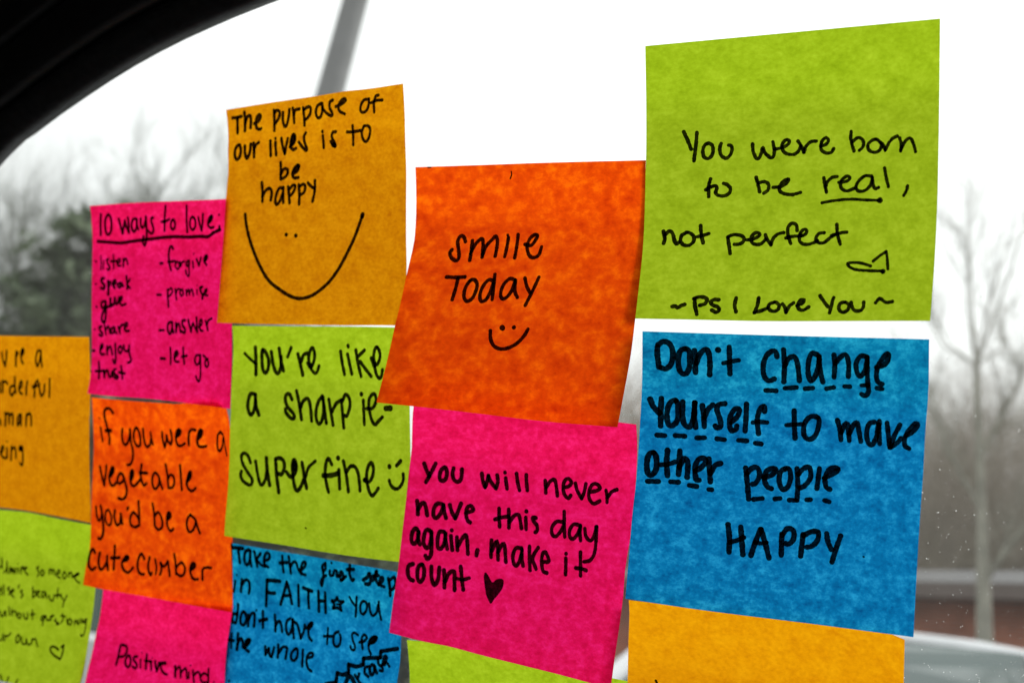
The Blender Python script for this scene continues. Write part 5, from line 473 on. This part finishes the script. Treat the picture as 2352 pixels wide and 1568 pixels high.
# left of the picture: airy bare trees over dark evergreens
LB=[(60,24,13.0),(150,27,17.6),(330,30,17.4),(-90,26,15),(470,36,15),(235,33,15)]
base=bare_tree(3,16,.30,'tall bare tree beyond the window, left of the pink list note',pol(az(150),27),1.1,'bare trees beyond the evergreens at left',M_bark,M_bark,maxlev=6,up=.3)
for i,(x,d,h) in enumerate(LB):
    o=base if i==0 else copy_tree(base)
    x=[135,20,335,-90,470,235][i];d=[27,24,30,26,36,33][i];h=[15.3,11.2,14.6,12,9.5,13][i]
    o.location=pol(az(x),d);o.rotation_euler.z=1.1+i*1.7;o.scale=(h/16*1.05,h/16*1.05,h/16)
    o['label']=['tall bare tree rising highest in the pale grove left of the pink list note','lower bare tree at the left edge below the car frame','tall bare tree whose top shows just above the pink list note','bare tree beyond the left edge of the view','bare tree hidden behind the pink list and mustard notes','bare tree between the two tall ones, directly above the pink list note'][i]
EV=[(-90,20,9.6,4.4),(40,23,11.0,5.0),(185,21,8.3,4.4),(300,24,9.6,3.6),(430,24,8.0,3),(560,22,7.4,3),(700,25,7.8,3),(830,24,6.2,2.6)]
for i,(x,d,h,r) in enumerate(EV):
    evergreen(20+i,h,r,['dark evergreen at the far left edge of the hedge-like row','dark evergreen at the left, above the wonderful human note','evergreen just left of the pink list note','evergreen behind the pink list note','evergreen behind the left edge of the wide smile note','evergreen seen in the slit above the blue stairs note, left end','evergreen seen in the slit above the blue stairs note, middle','small evergreen seen at the right end of the slit above the blue stairs note'][i],pol(az(x),d),'evergreen trees at the left')
# right: one pale trunk close by, a brown thicket behind
V,F,W,G=[],[],[],[]
t0=pol(az(2262,1560),12.0);rnd=random.Random(11)
def tl(x,y): return at(x,y,12.0)-t0
st=[(Vector((0,0,-.1)),.12),(tl(2262,1500),.09),(tl(2256,1200),.06),(tl(2248,1000),.045),(tl(2242,840),.036)]
for (a_,ra),(b_,rb) in zip(st,st[1:]): tube(V,F,a_,b_,ra,rb,10)
fork=tl(2242,840)
for px,py,r,dz in ((2150,690,.03,.3),(2185,560,.03,-.4),(2238,470,.035,.2),(2300,560,.03,-.2),(2352,700,.03,.5),(2330,420,.028,-.6),(2205,640,.025,.9)):
    e_=tl(px,py)+Vector((0,dz,0));m_=fork.lerp(e_,.5)+Vector((rnd.gauss(0,.06),rnd.gauss(0,.1),-.12));r*=.5;tube(V,F,fork,m_,r,r*.75,6);tube(V,F,m_,e_,r*.75,r*.3,6)
    for k in range(9): branch(rnd,W,G,W,G,m_.lerp(e_,rnd.random()),(e_-m_).normalized()+Vector((rnd.gauss(0,.4),rnd.gauss(0,.4),.3)),rnd.uniform(.4,.9),.005,2,4,.2)
for (sx,sy),(ex_,ey),r in (((2262,1330),(2352,1210),.04),((2352,1210),(2420,1100),.03),((2256,1180),(2165,1010),.026),((2165,1010),(2130,880),.02),((2250,1050),(2330,900),.026),((2330,900),(2380,770),.02)):
    a_,b_=tl(sx,sy),tl(ex_,ey);tube(V,F,a_,b_,r,r*.7,6)
    for k in range(10): branch(rnd,W,G,W,G,a_.lerp(b_,rnd.random()),(b_-a_).normalized()+Vector((rnd.gauss(0,.5),rnd.gauss(0,.5),.3)),rnd.uniform(.3,.7),.007,2,4,.2)
root=empty('bare_tree',t0,None,'slim pale forked tree standing right of the blue and lime notes','tree');mesh('trunk',V,F,M_pale,root);tag(mesh('crown',W,G,M_pale,root),kind='stuff')
base2=bare_tree(8,12,.2,'x',(0,0,0),0,'bare trees in the brown thicket behind the brick building',M_bark2,M_bark2,.15,6,.1)
TH=[(1150,48,12.2),(1330,50,13.2),(1440,46,13.2),(1500,52,13),(1620,48,13),(1750,50,13),(1880,48,12.6),(2000,50,13),(2090,45,12.4),(2150,49,13.4),(2215,44,12.4),(2280,50,13.6),(2340,45,13),(2410,50,14),(2480,46,13)]
names=['left of the smile note','behind the smile note edge','in the gap left of the blue note','behind the left edge of the blue note','behind the first word of the blue note','behind the middle of the blue note','right of the middle of the blue note','behind the right part of the blue note','at the right edge of the blue note','just clear of the right edge of the blue note','left of the slim pale tree','right behind the slim pale tree','right of the slim pale tree','at the right edge of the view','past the right edge of the view']
for i,(x,d,h) in enumerate(TH):
    o=base2 if i==0 else copy_tree(base2)
    o.location=pol(az(x),d);o.rotation_euler.z=i*2.1;h*=1.42;o.scale=(h/12,h/12,h/12);o['label']='thicket tree '+names[i]
rnd=random.Random(77);V,F=[],[]
for k in range(90000):
    a_=az(1000)+(az(2700)-az(1000))*rnd.random();r_=rnd.uniform(52,66);z_=abs(rnd.gauss(0,8.5))+rnd.uniform(0,1.2)
    if z_>19: continue
    p_=pol(a_,r_,z_);d_=Vector((rnd.gauss(0,.45),rnd.gauss(0,.45),1)).normalized()*rnd.uniform(.7,2.2);x_=d_.orthogonal().normalized()*.028;y_=d_.cross(x_).normalized()*.028
    b=len(V);V+=[p_+x_,p_-x_*.5+y_,p_-x_*.5-y_,p_+d_];F+=[(b,b+1,b+3),(b+1,b+2,b+3),(b+2,b,b+3)]
tag(mesh('distant_thicket',V,F,M_bark2),'brown thicket of bare twigs filling the distance behind the brick building','thicket',kind='stuff')
# ---- utility pole
pb=at(800,60,9.5);pb2=at(800,60,9.5);p0=Vector((pb.x,pb.y,0))
V,F=[],[];tube(V,F,Vector((0,0,-.2)),Vector((0,0,6)),.185,.165,20);tube(V,F,Vector((0,0,6)),Vector((0,0,12)),.165,.14,20)
root=empty('utility_pole',p0,None,'grey utility pole rising behind the mustard note with the wide smile','pole');mesh('pole',V,F,M_conc,root,True)
V,F=[],[]
for zz in (2.2,): tube(V,F,Vector((0,0,zz)),Vector((0,0,zz+.05)),.192,.192,20)
mesh('steel_band',V,F,M_rim,root,True)
V,F=[],[];addbox(V,F,-1.2,1.2,-.06,.06,10.8,10.93);mesh('cross_arm',V,F,M_bark,root)
# ---- brick building: long low wall, receding to the right
A=at(1250,1480,22);B=at(2420,1480,15.5);A.z=B.z=0
dx=(B-A);LEN=dx.length+6;dx.normalize();dn=Vector((dx.y,-dx.x,0))
if dn.dot(-A)<0: dn=-dn
Rb=Matrix((dx,-dn,Vector((0,0,1)))).transposed()   # local: x along wall, y away from us
bld=empty('brick_building',A,Rb,'long low red brick building with a grey roof, right of the blue note','building')
EV_=3.67
WIN=[(x,x+1.3) for x in [3+2.9*k for k in range(int(LEN/2.9)-1)]]
def wallpieces():
    V,F=[],[];xs=0
    for a,b in WIN+[(LEN,LEN)]:
        addbox(V,F,xs,a,0,.25,0,EV_)
        if a<LEN: addbox(V,F,a,b,0,.25,0,1.0);addbox(V,F,a,b,0,.25,2.5,EV_)
        xs=b
    addbox(V,F,0,LEN,6.75,7,0,EV_);addbox(V,F,-.25,0,0,7,0,EV_);addbox(V,F,LEN,LEN+.25,0,7,0,EV_);return V,F
V,F=wallpieces();mesh('wall',V,F,M_mortar,bld)
# courses of bricks standing proud of the mortar: real geometry, joined (far too many to hand out one by one)
V,F=[],[];z=.05;row=0
while z<EV_-.08:
    x=(row%2)*.112
    while x<LEN-.5:
        if not any(a-.215<x<b for a,b in WIN if 1.0-.075<z<2.5): addbox(V,F,x,x+.215,-.01,.01,z,z+.065)
        x+=.225
    z+=.075;row+=1
tag(mesh('bricks',V,F,M_brick,bld),kind='stuff')
for a,b in WIN:
    V,F=[],[]
    addbox(V,F,a,b,.06,.14,2.42,2.5);addbox(V,F,a,b,.06,.14,1.0,1.07);addbox(V,F,a,a+.07,.06,.14,1.07,2.42);addbox(V,F,b-.07,b,.06,.14,1.07,2.42);addbox(V,F,a+.07,b-.07,.07,.12,1.72,1.78)
    wf=mesh('window',V,F,M_trim,bld);V,F=[],[];addbox(V,F,a+.07,b-.07,.14,.16,1.07,2.42);mesh('pane',V,F,M_darkglass,wf)
V=[(-.7,-.7,EV_),(LEN+.7,-.7,EV_),(LEN+.7,3.5,EV_+1.05),(-.7,3.5,EV_+1.05),(LEN+.7,7.7,EV_),(-.7,7.7,EV_),(-.7,-.7,EV_-.12),(LEN+.7,-.7,EV_-.12),(LEN+.7,7.7,EV_-.12),(-.7,7.7,EV_-.12)]
F=[(0,1,2,3),(3,2,4,5),(6,7,8,9)[::-1],(0,6,7,1),(5,4,8,9),(1,7,8,4,2),(0,3,5,9,6)]
mesh('roof',V,F,M_roof,bld)
V,F=[],[];addbox(V,F,-.75,LEN+.75,-.86,-.72,EV_-.2,EV_+.02);mesh('gutter',V,F,M_rim2,bld)
# shrubs in front of the wall
def shrub(seed,x,r,h,label):
    rnd=random.Random(seed);W,G=[],[];V,F=[],[]
    for k in range(9):
        a=rnd.random()*6.28;tube(V,F,Vector((0,0,0)),Vector((math.cos(a)*r*.6,math.sin(a)*r*.6,h*.8)),.02,.008,4)
    for k in range(1500):
        a=rnd.random()*6.28;e=rnd.uniform(-.2,1);rr=rnd.uniform(.6,1.05);c=Vector((math.cos(a)*r*math.cos(e*1.4)*rr,math.sin(a)*r*math.cos(e*1.4)*rr,max(.03,h*.45+h*.55*math.sin(e*1.4)*rr)))
        s=rnd.uniform(.03,.07);u=Vector((rnd.gauss(0,1),rnd.gauss(0,1),rnd.gauss(0,1))).normalized();v=u.orthogonal().normalized();b=len(W);W+=[c-u*s,c+v*s*.5,c+u*s,c-v*s*.5];G.append((b,b+1,b+2,b+3))
    p=A+dx*x+dn*1.2;o=empty('shrub',(p.x,p.y,0),None,label,'shrub','shrubs along the brick wall');mesh('stem',V,F,M_bark2,o);tag(mesh('foliage',W,G,M_ever,o),kind='stuff')
Lw=(B-A).length
for i,(x,r,h) in enumerate([(Lw-5.2,.9,2.0),(Lw-3.6,1.0,2.3),(Lw-1.3,.9,2.0),(Lw-.2,.7,1.7),(3.5,1,1.9),(6.5,1,1.8)]):
    shrub(50+i,x,r,h,['round green shrub at the brick wall nearest the blue note','taller green shrub left of the slim pale tree, by the brick wall','green shrub just right of the slim pale tree','small green shrub at the right edge of the view','green shrub hidden behind the pink heart note','green shrub hidden behind the left part of the blue note'][i])
# ---- parked silver car
def car_build(loc,rz):
    root=empty('parked_car',loc,None,'pale silver car parked outside, its roof and windscreen at the bottom right','car');root.rotation_euler.z=rz
    # side profile (x forward), z up; lofted across with tumblehome
    low=[(-2.25,.45),(-2.28,.75),(-2.22,1.02),(-1.0,1.08),(.6,1.06),(1.0,1.03),(1.9,.93),(2.25,.78),(2.32,.5),(2.2,.3),(1.85,.28),(-1.85,.28),(-2.15,.3)]
    V,F=[],[];n=len(low);ys=[-.90,-.86,-.5,0,.5,.86,.90];ins=[.94,.985,1,1,1,.985,.94]
    for y,k in zip(ys,ins):
        for x,z in low: V.append((x*k,y,.3+(z-.3)*(k if abs(y)>.87 else 1)))
    for j in range(len(ys)-1):
        for i in range(n): F.append((j*n+i,j*n+(i+1)%n,(j+1)*n+(i+1)%n,(j+1)*n+i))
    F+=[tuple(range(n)),tuple(range((len(ys)-1)*n,len(ys)*n))[::-1]]
    mesh('body',V,F,M_silver,root,False)
    # glasshouse: roof curve with rounded rails
    prof=[(-2.05,1.08),(-1.72,1.42),(-1.35,1.60),(-.7,1.665),(0,1.66),(.45,1.60),(.85,1.43),(1.35,1.06)]
    def sect(i,f): x,z=prof[i];return x,z
    V,F=[],[]
    yy=[-.62,-.55,-.35,0,.35,.55,.62];zz=[-.045,-.012,.01,.02,.01,-.012,-.045]
    idx=[2,3,4,5]
    for i in idx:
        x,z=prof[i]
        for y,dz in zip(yy,zz): V.append((x,y,z+dz))
    for a in range(len(idx)-1):
        for j in range(6): F.append((a*7+j,a*7+j+1,(a+1)*7+j+1,(a+1)*7+j))
    b=len(V);V+=[(x,y,z-.05) for x,y,z in V[:b]]
    for a in range(len(idx)-1):
        for j in range(6): F.append((b+a*7+j,b+(a+1)*7+j,b+(a+1)*7+j+1,b+a*7+j+1))
    for a in range(len(idx)-1):
        for j in (0,6): F.append((a*7+j,(a+1)*7+j,b+(a+1)*7+j,b+a*7+j))
    for a in (0,len(idx)-1):
        for j in range(6): F.append((a*7+j,a*7+j+1,b+a*7+j+1,b+a*7+j))
    mesh('roof',V,F,M_silver,root,True)
    def quadpanel(name,P,m,th=.02):
        P=[Vector(p) for p in P];nn_=(P[1]-P[0]).cross(P[2]-P[1]).normalized()*th;k=len(P)
        return mesh(name,P+[p-nn_ for p in P],[tuple(range(k)),tuple(range(k,2*k))[::-1]]+[(i,(i+1)%k,k+(i+1)%k,k+i) for i in range(k)],m,root)
    quadpanel('windscreen',[(1.33,-.76,1.07),(1.33,.76,1.07),(.86,.68,1.43),(.47,.58,1.585),(.47,-.58,1.585),(.86,-.68,1.43)],M_carglass)
    quadpanel('rear_window',[(-2.03,.72,1.09),(-2.03,-.72,1.09),(-1.37,-.58,1.575),(-1.37,.58,1.575)],M_carglass)
    for s in (-1,1):
        quadpanel('side_window',[(1.12,s*.83,1.08),(.05,s*.84,1.08),(.05,s*.66,1.60),(.42,s*.64,1.56)][::s],M_carglass)
        quadpanel('side_window',[(-.03,s*.84,1.08),(-1.0,s*.84,1.09),(-1.0,s*.65,1.60),(-.03,s*.66,1.61)][::s],M_carglass)
        quadpanel('side_window',[(-1.08,s*.84,1.09),(-1.9,s*.80,1.10),(-1.45,s*.64,1.52),(-1.08,s*.65,1.59)][::s],M_carglass)
        V,F=[],[]
        for a_,b_,r in (((1.38,s*.80,1.05),(.84,s*.70,1.43),.05),((.84,s*.70,1.43),(.43,s*.63,1.585),.05),((.01,s*.85,1.07),(.01,s*.67,1.60),.035),((-1.04,s*.85,1.08),(-1.04,s*.66,1.59),.035),((-2.0,s*.78,1.09),(-1.38,s*.63,1.575),.05),((.43,s*.63,1.59),(-1.38,s*.63,1.60),.035)): tube(V,F,Vector(a_),Vector(b_),r,r,8)
        mesh('window_pillar',V,F,M_silver,root,True)
        V,F=[],[];addbox(V,F,.95,1.15,min(s*.9,s*1.06),max(s*.9,s*1.06),1.02,1.16);mesh('door_mirror',V,F,M_silver,root)
        V,F=[],[];addbox(V,F,2.2,2.31,min(s*.5,s*.84),max(s*.5,s*.84),.70,.82);mesh('headlight',V,F,M_lamp,root)
        V,F=[],[];addbox(V,F,-2.30,-2.2,min(s*.6,s*.86),max(s*.6,s*.86),.80,.98);mesh('tail_light',V,F,M_red,root)
        for x in (-1.4,1.42):
            V,F=[],[];n=24
            for y,r in ((s*.72,.30),(s*.72,.33),(s*.92,.33),(s*.92,.22)):
                for i in range(n): t_=6.2832*i/n;V.append((x+r*math.cos(t_),y,.33+r*math.sin(t_)))
            for a_ in range(3):
                for i in range(n): F.append((a_*n+i,a_*n+(i+1)%n,(a_+1)*n+(i+1)%n,(a_+1)*n+i))
            wh=mesh('wheel',V,F,M_tyre,root,True)
            V,F=[],[];V.append((x,s*.91,.33))
            for i in range(20): t_=6.2832*i/20;r=.225 if i%2 else .14;V.append((x+r*math.cos(t_),s*.915,.33+r*math.sin(t_)))
            for i in range(20): F.append((0,1+i,1+(i+1)%20))
            mesh('rim',V,F,M_rim,wh)
    return root
c=at(2040,1560,4.6);a_=math.atan2(c.x,c.y);o=car_build((c.x,c.y,0.008),math.atan2(-math.cos(a_),-math.sin(a_))+math.radians(-14));o.scale=(1.02,1.02,1.02)

o2=copy_tree(o);c=at(228,1450,9.5);o2.location=(c.x,c.y,.008);o2.rotation_euler.z=math.radians(22)  # second pale car, added only to brighten the gap between two notes
o2['label']='pale car added to fill the light strip between the bottom left lime and pink notes'
o['group']=o2['group']='pale cars parked outside'
